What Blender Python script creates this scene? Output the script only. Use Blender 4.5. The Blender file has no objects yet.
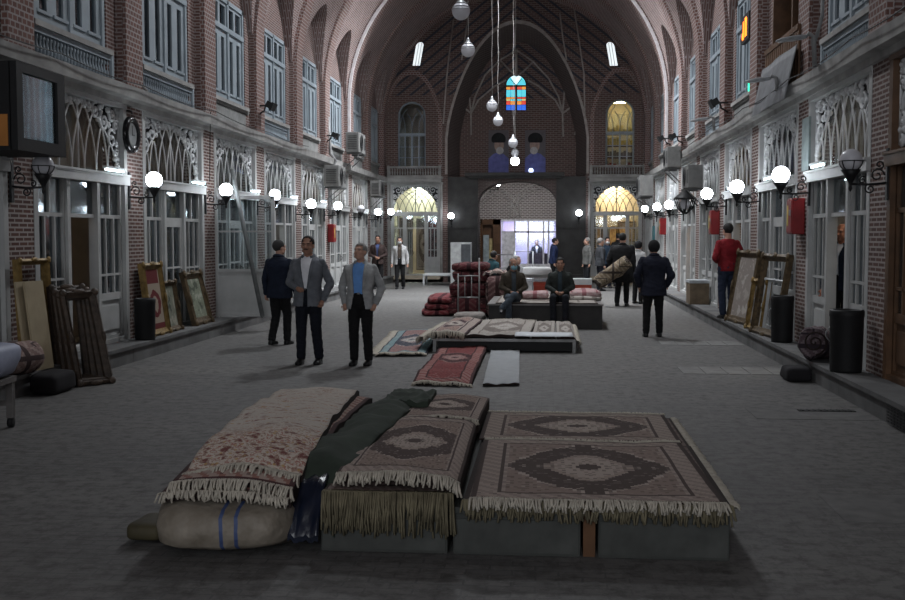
import bpy, bmesh, math, random
from mathutils import Vector, Matrix, noise
random.seed(11)
S = bpy.context.scene
COL = S.collection
PI = math.pi
def V(*a): return Vector(a)
def Rz(a): return Matrix.Rotation(a, 4, 'Z')
def Rx(a): return Matrix.Rotation(a, 4, 'X')
def Ry(a): return Matrix.Rotation(a, 4, 'Y')
def T(x, y, z): return Matrix.Translation((x, y, z))

# ------------------------------------------------------------------ camera
F, VX, VY, H, CXR = 1074., 547., 235., 1.75, 1.25
PHI = math.atan((300 - VY) / F)
TH = math.atan((VX - 452.5) / F * math.cos(PHI))
cam_d = bpy.data.cameras.new('camera')
cam = bpy.data.objects.new('camera', cam_d); COL.objects.link(cam)
cam_d.sensor_width = 36.; cam_d.lens = F / 905 * 36.
cam_d.clip_end = 300
cam.location = (CXR, 0, H)
cam.rotation_euler = (PI / 2 - PHI, 0, TH)
S.camera = cam
_fw = V(-math.sin(TH) * math.cos(PHI), math.cos(TH) * math.cos(PHI), -math.sin(PHI))
_rt = V(math.cos(TH), math.sin(TH), 0); _up = _rt.cross(_fw)
def _ray(x, y): return _fw + _rt * ((x - 452.5) / F) + _up * ((300 - y) / F)
def on_z(x, y, z=0.):
    d = _ray(x, y); return cam.location + d * ((z - H) / d.z)
def on_x(x, y, X):
    d = _ray(x, y); return cam.location + d * ((X - CXR) / d.x)
def on_y(x, y, Y):
    d = _ray(x, y); return cam.location + d * (Y / d.y)

# ------------------------------------------------------------------ mesh builder
class MB:
    def __init__(s): s.v = []; s.f = []; s.mi = []; s.sm = []; s.uv = {}; s.M = Matrix()
    def pts(s, ps):
        b = len(s.v); s.v += [s.M @ Vector(p) for p in ps]; return b
    def face(s, idx, mi=0, sm=False, uv=None):
        if uv: s.uv[len(s.f)] = uv
        s.f.append(tuple(idx)); s.mi.append(mi); s.sm.append(sm)
    def box(s, x0, x1, y0, y1, z0, z1, mi=0):
        b = s.pts([(x0,y0,z0),(x1,y0,z0),(x1,y1,z0),(x0,y1,z0),(x0,y0,z1),(x1,y0,z1),(x1,y1,z1),(x0,y1,z1)])
        for q in ((3,2,1,0),(4,5,6,7),(0,1,5,4),(1,2,6,5),(2,3,7,6),(3,0,4,7)):
            s.face([b + i for i in q], mi)
        return s
    def loft(s, rings, mi=0, sm=True, caps=True, closed=True):
        n = len(rings[0]); bs = [s.pts(r) for r in rings]
        m = n if closed else n - 1
        for a, b in zip(bs, bs[1:]):
            for i in range(m):
                j = (i + 1) % n; s.face((a + i, a + j, b + j, b + i), mi, sm)
        if caps and closed:
            s.face([bs[0] + i for i in range(n)][::-1], mi); s.face([bs[-1] + i for i in range(n)], mi)
        return s
    def tube(s, ps, r, seg=6, mi=0, sm=True, flat=1., closed=False):
        ps = [Vector(p) for p in ps]; n = len(ps)
        rs = r if isinstance(r, (list, tuple)) else [r] * n
        rings = []; prev = None
        for i, p in enumerate(ps):
            if closed: t = ps[(i + 1) % n] - ps[i - 1]
            else: t = ps[min(i + 1, n - 1)] - ps[max(i - 1, 0)]
            if t.length < 1e-9: t = V(0, 0, 1)
            t.normalize()
            if prev is None:
                a = V(0, 0, 1) if abs(t.z) < .9 else V(0, 1, 0)
                u = t.cross(a).normalized()
            else:
                u = prev - t * prev.dot(t)
                u = u.normalized() if u.length > 1e-6 else t.orthogonal().normalized()
            prev = u; w = t.cross(u)
            rings.append([p + (u * math.cos(2*PI*k/seg) + w * (flat * math.sin(2*PI*k/seg))) * rs[i] for k in range(seg)])
        if closed: rings.append(rings[0])
        return s.loft(rings, mi, sm, caps=not closed)
    def lathe(s, prof, c=(0,0,0), seg=16, mi=0, sm=True):
        c = Vector(c)
        return s.loft([[c + V(r*math.cos(2*PI*k/seg), r*math.sin(2*PI*k/seg), z) for k in range(seg)] for r, z in prof], mi, sm)
    def ell(s, c, r, seg=14, rings=9, mi=0):
        c = Vector(c)
        if isinstance(r, (int, float)): r = (r, r, r)
        R = []
        for i in range(rings + 1):
            a = -PI/2 + PI*i/rings; q = max(math.cos(a), .02)
            R.append([c + V(r[0]*q*math.cos(2*PI*k/seg), r[1]*q*math.sin(2*PI*k/seg), r[2]*math.sin(a)) for k in range(seg)])
        return s.loft(R, mi, True)
    def cap(s, p0, r0, p1, r1, seg=12):
        p0 = Vector(p0); p1 = Vector(p1); d = (p1 - p0); L = d.length
        if L < 1e-6: return s.ell(p0, r0)
        d /= L; P = []; R = []
        for a in (-1, -.75, -.4): P.append(p0 + d * (r0 * a)); R.append(max(r0 * math.sqrt(1 - a*a), r0*.05))
        for t in (0, .33, .67, 1): P.append(p0.lerp(p1, t)); R.append(r0 + (r1 - r0) * t)
        for a in (.4, .75, 1): P.append(p1 + d * (r1 * a)); R.append(max(r1 * math.sqrt(1 - a*a), r1*.05))
        return s.tube(P, R, seg)
    def grid(s, fn, nu, nv, mi=0, sm=True, uv=True, skip=None, cu=False):
        b = s.pts([fn(i/nu, j/nv) for j in range(nv+1) for i in range(nu+1)])
        for j in range(nv):
            for i in range(nu):
                if skip and skip((i+.5)/nu, (j+.5)/nv): continue
                a = b + j*(nu+1) + i
                s.face((a, a+1, a+nu+2, a+nu+1), mi, sm, [(i/nu,j/nv),((i+1)/nu,j/nv),((i+1)/nu,(j+1)/nv),(i/nu,(j+1)/nv)] if uv else None)
        return s
    def slab(s, fn, nu, nv, th, mi=0, side=0):
        """thick sheet: fn(u,v) top point, th thickness downwards"""
        top = [Vector(fn(i/nu, j/nv)) for j in range(nv+1) for i in range(nu+1)]
        b = s.pts(top); c = s.pts([p - V(0,0,th) for p in top]); W = nu+1
        for j in range(nv):
            for i in range(nu):
                a = j*W+i
                s.face((b+a, b+a+1, b+a+W+1, b+a+W), mi, True, [(i/nu,j/nv),((i+1)/nu,j/nv),((i+1)/nu,(j+1)/nv),(i/nu,(j+1)/nv)])
                s.face((c+a, c+a+W, c+a+W+1, c+a+1), side, True)
        rim = [i for i in range(nu)] + [nu + j*W for j in range(nv)] + [nv*W + i for i in range(nu,0,-1)] + [j*W for j in range(nv,0,-1)]
        for k, a in enumerate(rim):
            d = rim[(k+1) % len(rim)]
            s.face((b+a, c+a, c+d, b+d), side)
        return s
    def mesh(s, name, mats, bevel=0):
        me = bpy.data.meshes.new(name)
        me.from_pydata([tuple(p) for p in s.v], [], s.f)
        for m in (mats if isinstance(mats, (list, tuple)) else [mats]): me.materials.append(m)
        me.polygons.foreach_set('material_index', s.mi)
        me.polygons.foreach_set('use_smooth', s.sm)
        boxuv(me, s.uv)
        return me
    def build(s, name, mats, parent=None, loc=None, rot=None, bevel=0):
        o = bpy.data.objects.new(name, s.mesh(name, mats)); COL.objects.link(o)
        if parent: o.parent = parent
        if loc: o.location = loc
        if rot: o.rotation_euler = rot
        if bevel:
            m = o.modifiers.new('bevel', 'BEVEL'); m.width = bevel; m.segments = 2; m.limit_method = 'ANGLE'
        return o
def boxuv(me, given={}):
    lay = me.uv_layers.new(name='UVMap'); vs = me.vertices
    for p in me.polygons:
        g = given.get(p.index); n = p.normal
        ax = max(range(3), key=lambda k: abs(n[k]))
        for k, li in enumerate(p.loop_indices):
            c = vs[me.loops[li].vertex_index].co
            lay.data[li].uv = g[k] if g else ((c.y, c.z), (c.x, c.z), (c.x, c.y))[ax]

def empty(name, loc=(0,0,0), rot=0., parent=None):
    o = bpy.data.objects.new(name, None); COL.objects.link(o); o.location = loc
    o.rotation_euler = rot if isinstance(rot, (tuple, list)) else (0, 0, rot)
    o.empty_display_size = .1
    if parent: o.parent = parent
    return o
def tag(o, label, cat, group=None, kind=None):
    o['label'] = label; o['category'] = cat
    if group: o['group'] = group
    if kind: o['kind'] = kind
    return o
def struct(o, label=None, cat=None):
    o['kind'] = 'structure'
    if label: o['label'] = label
    if cat: o['category'] = cat
    return o
KIDS = {}
def dup(o, loc=None, rot=None, label=None, parent=None):
    """copy a thing with its parts and sub-parts"""
    c = o.copy(); COL.objects.link(c)
    if parent: c.parent = parent
    if loc is not None: c.location = loc
    if rot is not None: c.rotation_euler = rot if isinstance(rot, (tuple, list)) else (0, 0, rot)
    if label: c['label'] = label
    for ch in list(o.children): dup(ch, parent=c)
    return c
def from_eval(mb, mods, name, mats):
    """mesh of mb after modifiers"""
    me = mb.mesh(name + '_tmp', mats); o = bpy.data.objects.new(name + '_tmp', me); COL.objects.link(o)
    for t, kw in mods:
        m = o.modifiers.new(t, t)
        for k, v in kw.items(): setattr(m, k, v)
    dg = bpy.context.evaluated_depsgraph_get(); dg.update()
    r = bpy.data.meshes.new_from_object(o.evaluated_get(dg))
    bpy.data.objects.remove(o); bpy.data.meshes.remove(me)
    r.name = name
    return r
def plate(loops, depth):
    """flat plate with holes in the local XZ plane, y from 0 to depth"""
    cu = bpy.data.curves.new('plate', 'CURVE'); cu.dimensions = '2D'; cu.fill_mode = 'BOTH'; cu.extrude = depth / 2
    for lp in loops:
        sp = cu.splines.new('POLY'); sp.points.add(len(lp) - 1); sp.use_cyclic_u = True
        for q, (x, z) in zip(sp.points, lp): q.co = (x, z, 0, 1)
    o = bpy.data.objects.new('plate', cu); COL.objects.link(o)
    dg = bpy.context.evaluated_depsgraph_get(); dg.update()
    me = bpy.data.meshes.new_from_object(o.evaluated_get(dg))
    bpy.data.objects.remove(o); bpy.data.curves.remove(cu)
    for v in me.vertices: v.co = (v.co.x, depth / 2 - v.co.z, v.co.y)
    for l in list(me.uv_layers): me.uv_layers.remove(l)
    me.materials.clear()
    boxuv(me)
    return me
def obj(name, me, parent=None, loc=None, mat=None):
    if mat: me.materials.clear(); me.materials.append(mat)
    o = bpy.data.objects.new(name, me); COL.objects.link(o)
    if parent: o.parent = parent
    if loc: o.location = loc
    return o

# ------------------------------------------------------------------ materials
class NT:
    def __init__(s, name):
        s.mat = bpy.data.materials.new(name); s.mat.use_nodes = True
        s.nt = s.mat.node_tree; s.b = s.nt.nodes['Principled BSDF']
        s.b.inputs['Specular IOR Level'].default_value = .3
    def n(s, t, **kw):
        x = s.nt.nodes.new('ShaderNode' + t)
        for k, v in kw.items(): setattr(x, k, v)
        return x
    def put(s, sock, v):
        if hasattr(v, 'is_output'): s.nt.links.new(v, sock)
        elif v is not None:
            if isinstance(v, (tuple, list)) and len(v) == 3 and sock.type == 'RGBA': v = (*v, 1)
            sock.default_value = v
    def m(s, op, a, b=None, c=None):
        x = s.n('Math', operation=op)
        for i, v in enumerate((a, b, c)): s.put(x.inputs[i], v)
        return x.outputs[0]
    def mix(s, f, a, b, bt='MIX'):
        x = s.n('MixRGB', blend_type=bt); s.put(x.inputs[0], f); s.put(x.inputs[1], a); s.put(x.inputs[2], b); return x.outputs[0]
    def ramp(s, f, stops, const=False):
        x = s.n('ValToRGB'); cr = x.color_ramp
        if const: cr.interpolation = 'CONSTANT'
        while len(cr.elements) < len(stops): cr.elements.new(.5)
        for e, (p, c) in zip(cr.elements, stops): e.position = p; e.color = (*c, 1) if isinstance(c, (tuple, list)) else (c, c, c, 1)
        s.put(x.inputs[0], f); return x.outputs[0]
    def noise(s, scale, vec=None, detail=3., rough=.55):
        x = s.n('TexNoise'); x.inputs['Scale'].default_value = scale; x.inputs['Detail'].default_value = detail; x.inputs['Roughness'].default_value = rough
        if vec: s.put(x.inputs['Vector'], vec)
        return x.outputs[0]
    def coord(s, k='Object'): return s.n('TexCoord').outputs[k]
    def bump(s, h, st=.3, d=.01):
        x = s.n('Bump'); x.inputs['Strength'].default_value = st; x.inputs['Distance'].default_value = d
        s.put(x.inputs['Height'], h); s.put(s.b.inputs['Normal'], x.outputs[0])
    def done(s, col=None, rough=None, metal=None):
        s.put(s.b.inputs['Base Color'], col); s.put(s.b.inputs['Roughness'], rough); s.put(s.b.inputs['Metallic'], metal); return s.mat
_pm = {}
def pm(name, col, rough=.75, metal=0., var=.25, scale=6., bump=0.):
    """plain paint / cloth / metal with a little unevenness of its own"""
    if name in _pm: return _pm[name]
    t = NT(name); nz = t.noise(scale, t.coord())
    a = tuple(c * (1 - var) for c in col); b = tuple(min(1, c * (1 + var)) for c in col)
    c = t.ramp(nz, [(.3, a), (.7, b)])
    if bump: t.bump(t.noise(scale * 5, t.coord()), bump)
    _pm[name] = t.done(c, rough, metal); return _pm[name]
def brick(name, c1, c2, mortar, bw=.20, bh=.054, ms=.0115, dirt=.35, rough=.9):
    t = NT(name); x = t.n('TexBrick'); uv = t.coord('UV')
    t.put(x.inputs['Vector'], uv); t.put(x.inputs['Color1'], c1); t.put(x.inputs['Color2'], c2); t.put(x.inputs['Mortar'], mortar)
    x.inputs['Scale'].default_value = 1; x.inputs['Mortar Size'].default_value = ms; x.inputs['Brick Width'].default_value = bw
    x.inputs['Row Height'].default_value = bh; x.inputs['Mortar Smooth'].default_value = .2; x.inputs['Bias'].default_value = 0
    nz = t.noise(1.3, t.coord(), 5, .65)
    c = t.mix(t.m('MULTIPLY', t.ramp(nz, [(.35, 0.), (.7, 1.)]), dirt), x.outputs['Color'], (.10, .085, .08))
    t.bump(x.outputs['Fac'], -.5, .01)
    return t.done(c, rough)
def emit(name, col, st):
    t = NT(name); t.put(t.b.inputs['Emission Color'], col); t.b.inputs['Emission Strength'].default_value = st
    return t.done(col, .4)
def glass(name, tint=(.8, .85, .86)):
    t = NT(name); nt = t.nt; nt.nodes.remove(t.b)
    tr = t.n('BsdfTransparent'); gl = t.n('BsdfGlossy'); lw = t.n('LayerWeight'); mx = t.n('MixShader')
    t.put(tr.inputs[0], tint); t.put(gl.inputs[0], (.9, .95, 1.)); gl.inputs['Roughness'].default_value = .06; lw.inputs[0].default_value = .35
    f = t.m('ADD', t.m('MULTIPLY', lw.outputs['Fresnel'], .8), .06)
    t.put(mx.inputs[0], f); t.put(mx.inputs[1], tr.outputs[0]); t.put(mx.inputs[2], gl.outputs[0])
    nt.links.new(mx.outputs[0], nt.nodes['Material Output'].inputs[0]); return t.mat

B_PIER = brick('brick_pier', (.125, .055, .042), (.08, .038, .032), (.36, .32, .30))
B_UP = brick('brick_upper', (.15, .072, .058), (.10, .05, .043), (.29, .25, .24), ms=.0115)
B_VAULT = brick('brick_vault', (.21, .125, .11), (.155, .095, .085), (.36, .315, .31), ms=.0115)
B_RIB = brick('brick_rib', (.19, .09, .072), (.13, .062, .052), (.34, .30, .29), bw=.11, bh=.075)
B_END = brick('brick_end', (.085, .052, .047), (.06, .04, .037), (.15, .13, .125), dirt=.45)
B_PASS = brick('brick_passage', (.15, .12, .11), (.1, .08, .075), (.45, .42, .40), bw=.2, bh=.075, ms=.02, dirt=.15)
PAINT = pm('shopfront_paint', (.40, .405, .40), .55, var=.12, scale=3)
PAINT_D = pm('shopfront_paint_shadowed_recess_panel', (.26, .29, .31), .6, var=.12)
ORN = pm('ornament_white', (.62, .63, .64), .6, var=.15)
WINP = pm('window_paint', (.27, .315, .35), .6, var=.15, scale=2)
STONE = pm('stone_cornice', (.30, .295, .285), .85, var=.3, scale=2.5, bump=.2)
KERB = pm('stone_kerb', (.13, .13, .13), .85, var=.3, scale=2, bump=.2)
GRAN = pm('dark_granite', (.030, .029, .028), .5, var=.4, scale=3)
BLACK = pm('black_iron', (.012, .012, .013), .5, var=.2)
BLACKP = pm('black_plastic', (.010, .010, .011), .6, var=.2)
STEEL = pm('galvanised_steel', (.30, .31, .32), .45, .6, var=.2)
ACW = pm('air_conditioner_grey', (.17, .17, .165), .7, var=.2)
GLASS = glass('pane_glass')
WOODB = pm('brown_wood', (.10, .052, .026), .5, var=.35, scale=4)
WOODO = pm('orange_wood', (.42, .17, .04), .5, var=.2, scale=3)
WOODL = pm('pale_wood', (.36, .30, .20), .7, var=.15, scale=3)
PLASTER = pm('shop_plaster', (.21, .20, .19), .9, var=.25, scale=1.5)
PLASTER_W = pm('shop_plaster_cream', (.55, .48, .37), .9, var=.15, scale=1.5)
DARK = pm('dark_room', (.035, .037, .04), .9, var=.3)  # gloom of unlit interiors put into the surface colour
RED = pm('red_enamel', (.20, .012, .014), .4, var=.15)
GOLD = pm('gilt_frame', (.20, .13, .045), .45, .3, var=.4, scale=12, bump=.5)
GOLDD = pm('dark_gilt_frame', (.085, .058, .030), .5, .2, var=.5, scale=14, bump=.6)
BROWNF = pm('carved_brown_frame', (.058, .041, .030), .5, 0, var=.5, scale=14, bump=.6)
WHITE = pm('white_enamel', (.55, .57, .58), .5, var=.08)
CREAM = pm('cream_fringe', (.42, .385, .325), .95, var=.2, scale=20)
KHAKI = pm('khaki_fringe', (.155, .135, .088), .95, var=.35, scale=12)
STEP = .24
GLOBE = emit('lit_globe', (.86, .93, 1.), 26.)
GLOBE_OFF = pm('white_glass_globe', (.58, .58, .62), .25, var=.04)
TUBE_M = emit('fluorescent_tube', (.75, .95, 1.), 9.)
# ================================================================== PEOPLE
SKIN = pm('skin', (.46, .27, .20), .6, var=.1, scale=12); SKIN2 = pm('skin_tanned', (.33, .18, .125), .6, var=.1, scale=12)
EYEW = pm('eye_white', (.28, .25, .23), .3, var=.02); EYED = pm('eye_iris', (.015, .010, .008), .3); LIP = pm('lips', (.24, .11, .085), .6, var=.1)
HAIRB = pm('black_hair', (.012, .011, .011), .7, var=.4, scale=30); HAIRG = pm('grey_hair', (.22, .21, .20), .8, var=.35, scale=30)
SHOE = pm('black_shoe', (.010, .010, .011), .35, var=.2)
def cloth(name, col, var=.22, sc=9): return pm(name, col, .92, var=var, scale=sc, bump=.15)
def remesh(mb, vox, it=3): return from_eval(mb, [('REMESH', dict(mode='VOXEL', voxel_size=vox, use_smooth_shade=True)), ('SMOOTH', dict(factor=.5, iterations=it))], 'm', [])
def ruffle(me, amp, s, seed):
    NS = [(v.normal.copy(), v.co.copy()) for v in me.vertices]
    for v, (n, c) in zip(me.vertices, NS):
        v.co = c + n * (amp * (noise.noise(V(c.x*s + seed, c.y*s, c.z*s*1.6)) + .5*noise.noise(V(c.x*s*2.3, c.y*s*2.3 + seed, c.z*s*3.4))))
def mesh_child(name, me, mat, parent):
    me.materials.clear()
    for m in (mat if isinstance(mat, list) else [mat]): me.materials.append(m)
    for p in me.polygons: p.use_smooth = True
    o = bpy.data.objects.new(name, me); COL.objects.link(o); o.parent = parent; return o
def person(label, loc, yaw, h, pose={}, top='jacket', topc=None, shirt=None, trou=None, hair=('short', HAIRB), skin=SKIN, vox=.012, lean=0., head=(0, 0), open_w=None,
           hem=.47, seat=None, mask=None, collar=None, moust=None, group=None, girth=1., shoe=SHOE, sleeve=1., cap=None):
    """figure facing -y; all numbers in fractions of the height"""
    J = {}
    for s in (-1, 1):
        J['hip', s] = V(s*.050, 0, .515); J['knee', s] = V(s*.056, -.012, .285); J['ank', s] = V(s*.056, .012, .045)
        J['sho', s] = V(s*.101*(.5+.5*girth), .004, .792); J['elb', s] = V(s*.142, .022, .63); J['wri', s] = V(s*.150, -.012, .485)
    for k, p in pose.items(): J[k] = V(*p)
    P = V(0, 0, .53)
    if lean:
        M = T(*P) @ Rx(lean) @ T(*-P)
        for s in (-1, 1): J['sho', s] = M @ J['sho', s]
        for s in (-1, 1):
            for k in ('elb', 'wri'):
                if (k, s) not in pose: J[k, s] = M @ J[k, s]
    else: M = Matrix()
    sc = Matrix.Scale(h, 4)
    vx = vox / h
    def ring(z, rx, ry, y=0., n=22, e=0.): return [M @ V((rx+e)*math.copysign(abs(math.cos(2*PI*i/n))**.85, math.cos(2*PI*i/n)), y + (ry+e)*math.copysign(abs(math.sin(2*PI*i/n))**.85, math.sin(2*PI*i/n)), z) for i in range(n)]
    G = girth
    TR = [(.485, .070*G, .055*G, 0), (.52, .090*G, .064*G, 0), (.57, .086*G, .062*G, -.002), (.62, .083*G, .062*G, -.006), (.69, .094*G, .067*G, -.006), (.75, .103*G, .068*G, -.004), (.79, .102*G, .060*G, 0), (.822, .072*G, .046*G, .004), (.845, .036, .036, .004)]
    hc = M @ V(0, -.012, .928)
    # ---- body
    b = MB(); b.M = sc
    b.loft([ring(z, rx - .006, ry - .006, y) for z, rx, ry, y in TR])
    for s in (-1, 1):
        b.cap(J['hip', s], .050, J['knee', s], .034); b.cap(J['knee', s], .034, J['ank', s], .022)
        to = (J['ank', s] - J['knee', s]); fd = J.get(('toe', s), V(0, -1, 0))
        b.cap(J['ank', s] + V(0, .01, -.022), .018, J['ank', s] + V(0, -.075, -.030), .014)
        b.cap(J['sho', s], .032, J['elb', s], .024); b.cap(J['elb', s], .024, J['wri', s], .0165)
        d = (J['wri', s] - J['elb', s]).normalized(); p0 = J['wri', s]; p1 = p0 + d*.040
        pm_ = d.cross(V(0, 1, 0)); pm_ = pm_.normalized() if pm_.length > .1 else V(s, 0, 0)
        b.cap(p0, .0155, p1, .020)
    b.cap(M @ V(0, .006, .82), .036, hc + V(0, .014, -.035), .032)
    H_ = T(*hc) @ Rz(head[0]) @ Rx(-head[1])
    hb = MB(); hb.M = sc @ H_
    hb.ell((0, .010, .016), (.045, .057, .053)); hb.ell((0, -.016, -.020), (.037, .038, .050)); hb.ell((0, -.030, -.054), (.022, .020, .016))
    hb.cap((0, -.052, .004), .005, (0, -.066, -.017), .0085); hb.cap((-.022, -.046, .015), .0085, (.022, -.046, .015), .0085)
    for s in (-1, 1): hb.ell((s*.021, -.040, -.018), (.013, .013, .016)); hb.ell((s*.046, .006, -.006), (.008, .014, .020)); hb.ell((s*.030, -.01, -.042), (.014, .022, .014))
    hb.cap((-.010, -.049, -.039), .0065, (.010, -.049, -.039), .0065)
    o_ = len(b.v); b.v += hb.v; b.f += [tuple(i + o_ for i in f) for f in hb.f]; b.mi += hb.mi; b.sm += hb.sm
    me = remesh(b, min(vox, .010), 2)
    # fingers and facial marks joined to the body mesh
    x = MB(); x.M = sc
    for s in (-1, 1):
        d = (J['wri', s] - J['elb', s]).normalized(); p1 = J['wri', s] + d*.040
        side = d.cross(V(-1 if abs(d.z) < .7 else 0, 0 if abs(d.z) < .7 else -1, 0)); side = side.normalized() if side.length > .1 else V(0, 1, 0)
        n = d.cross(side).normalized(); n = n if n.dot(V(-s, -.3, -.2)) > 0 else -n
        for i, ln in enumerate((.036, .042, .039, .031)):
            q = p1 + side*(.0135 - .009*i) + d*.006; a = d.lerp(n, .25).normalized(); c = d.lerp(n, .65).normalized()
            x.tube([q - d*.012, q + a*ln*.45, q + a*ln*.45 + c*ln*.35, q + a*ln*.45 + c*ln*.35 + d.lerp(n, .9).normalized()*ln*.25], [.0052, .0050, .0046, .0036], 6)
        q = J['wri', s] + d*.016 + side*.014; a = (d*.7 + side*.6 + n*.4).normalized()
        x.tube([q - a*.006, q + a*.018, q + a*.018 + d.lerp(n, .4)*.014], [.0062, .0056, .0042], 6)
    x.M = sc @ H_
    for s in (-1, 1):
        x.ell((s*.0185, -.0475, .0035), (.0075, .0055, .0036), 10, 6, 1); x.ell((s*.0185, -.0528, .0035), (.0034, .0015, .0034), 8, 5, 2)
        x.tube([(s*.008, -.0555, .0135), (s*.019, -.0575, .0165), (s*.031, -.050, .0135)], [.002, .0024, .0014], 5, 4)
    x.tube([(-.012, -.0530, -.0385), (0, -.0572, -.0375), (.012, -.0530, -.0385)], [.0016, .0026, .0016], 5, 3)
    if moust: x.tube([(-.016, -.053, -.031), (0, -.0600, -.0275), (.016, -.053, -.031)], [.003, .0048, .003], 6, 4)
    base = len(me.vertices)
    bm = bmesh.new(); bm.from_mesh(me); t2 = x.mesh('tmp', [skin]); bm2 = bmesh.new(); bm2.from_mesh(t2)
    bm.from_mesh(t2); bm.to_mesh(me); bm.free(); bm2.free(); bpy.data.meshes.remove(t2)
    nf = len(me.polygons) - len(x.f)
    hm = hair[1] if hair[1] else HAIRB
    for m_ in (skin, EYEW, EYED, LIP, hm): me.materials.append(m_)
    for i, mi in enumerate(x.mi): me.polygons[nf + i].material_index = mi
    for p in me.polygons: p.use_smooth = True
    me.name = 'person'
    root = bpy.data.objects.new('person', me); COL.objects.link(root); root.location = loc; root.rotation_euler = (0, 0, yaw)
    tag(root, label, 'person', group)
    seed = random.uniform(0, 50)
    # ---- trousers
    b = MB(); b.M = sc
    Q = M if seat is None else Matrix()
    b.loft([[V(*(Q @ V((rx + .010)*math.cos(2*PI*i/20), y + (ry + .010)*math.sin(2*PI*i/20), z))) for i in range(20)] for z, rx, ry, y in [(.468, .060*G, .050*G, 0), (.50, .086*G, .062*G, 0), (.54, .090*G, .064*G, 0), (.60, .084*G, .060*G, -.003)]])
    for s in (-1, 1): b.cap(J['hip', s], .058*(.6+.4*G), J['knee', s], .043); b.cap(J['knee', s], .043, J['ank', s] + (J['knee', s]-J['ank', s])*.06, .036)
    me = remesh(b, vox); ruffle(me, .007, 14, seed); mesh_child('trousers', me, trou, root)
    # ---- shoes
    for s in (-1, 1):
        b = MB(); b.M = sc; a = J['ank', s]
        b.loft([[a + V(.026*w_*math.cos(2*PI*i/14), y, -.043 + zz*.5 + zz*.5*math.sin(2*PI*i/14) if math.sin(2*PI*i/14) > -.3 else -.043) for i in range(14)] for y, w_, zz in ((.034, .35, .02), (.028, .85, .044), (.0, 1., .062), (-.035, 1.05, .046), (-.070, 1.15, .034), (-.095, .95, .026), (-.108, .4, .014))])
        mesh_child('shoe', b.mesh('shoe', [shoe]), shoe, root)
    # ---- shirt
    def torso(z0, e, hemw=None, top_z=.838):
        L = []
        for z in [z0 + (top_z - z0)*i/13 for i in range(14)]:
            for (za, xa, ya, oa), (zb, xb, yb, ob) in zip(TR, TR[1:]):
                if za <= z <= zb or (z < TR[0][0] and za == TR[0][0]) :
                    q = max(0, min(1, (z - za)/(zb - za))); rx, ry, yo = xa+(xb-xa)*q, ya+(yb-ya)*q, oa+(ob-oa)*q; break
            if z < .56: rx = max(rx, .088*G); ry = max(ry, .064*G)
            ee = e + (hemw or 0)*max(0, (.60 - z)/.14)
            L.append((z, rx + ee, ry + ee, yo))
        return L
    if shirt:
        b = MB(); b.M = sc; b.loft([ring(z, rx, ry, y) for z, rx, ry, y in torso(.57, .004)]); me = remesh(b, vox); ruffle(me, .003, 12, seed); mesh_child('shirt', me, shirt, root)
        b = MB(); b.M = sc; b.tube([M @ V(.040*math.cos(a), .004 + .040*math.sin(a), .846 + .012*math.sin(a)) for a in [-PI/2 + .35 + i*(2*PI-.7)/16 for i in range(17)]], .0085, 6); mesh_child('shirt_collar', b.mesh('c', [shirt]), shirt, root)
        b = MB(); b.M = sc; b.loft([ring(z, .087*G, .064*G, -.001) for z in (.582, .598)]); bl = mesh_child('belt', b.mesh('belt', [BLACK]), BLACK, root)
        b = MB(); b.M = sc @ M; b.box(-.011, .011, -.069*G - .004, -.064*G, .583, .598); mesh_child('buckle', b.mesh('buckle', [STEEL]), STEEL, bl)
    # ---- jacket
    if top:
        E = {'jacket': .017, 'sweater': .011, 'coat': .021, 'shirt': .008}[top]; hw = {'jacket': .012, 'sweater': .0, 'coat': .018, 'shirt': .0}[top]
        b = MB(); b.M = sc; LT = torso(hem, E, hw)
        if seat is not None: LT = [q for q in LT if q[0] > .50] 
        b.loft([ring(z, rx, ry, y) for z, rx, ry, y in LT])
        for s in (-1, 1): b.cap(J['sho', s], .036, J['sho', s].lerp(J['elb', s], .25), .035)
        me = remesh(b, vox); ruffle(me, .008, 9, seed)
        if open_w:
            bm = bmesh.new(); bm.from_mesh(me); Mi = (sc @ M).inverted(); dl = []
            for f in bm.faces:
                c = Mi @ f.calc_center_median()
                zz = c.z; w_ = open_w(zz)
                if c.y < -.012 and abs(c.x) < w_ and zz < .85: dl.append(f)
                elif zz < hem + .004 and f.normal.z < -.5: dl.append(f)
            bmesh.ops.delete(bm, geom=dl, context='FACES')
            # straighten the cut edges
            for v in bm.verts:
                if v.is_boundary:
                    c = Mi @ v.co; w_ = open_w(c.z)
                    if c.y < -.012 and abs(abs(c.x) - w_) < .02 and c.z > hem + .012: c.x = math.copysign(w_, c.x); v.co = (sc @ M) @ c
            bm.to_mesh(me); bm.free()
        j = mesh_child(top, me, topc, root)
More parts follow.
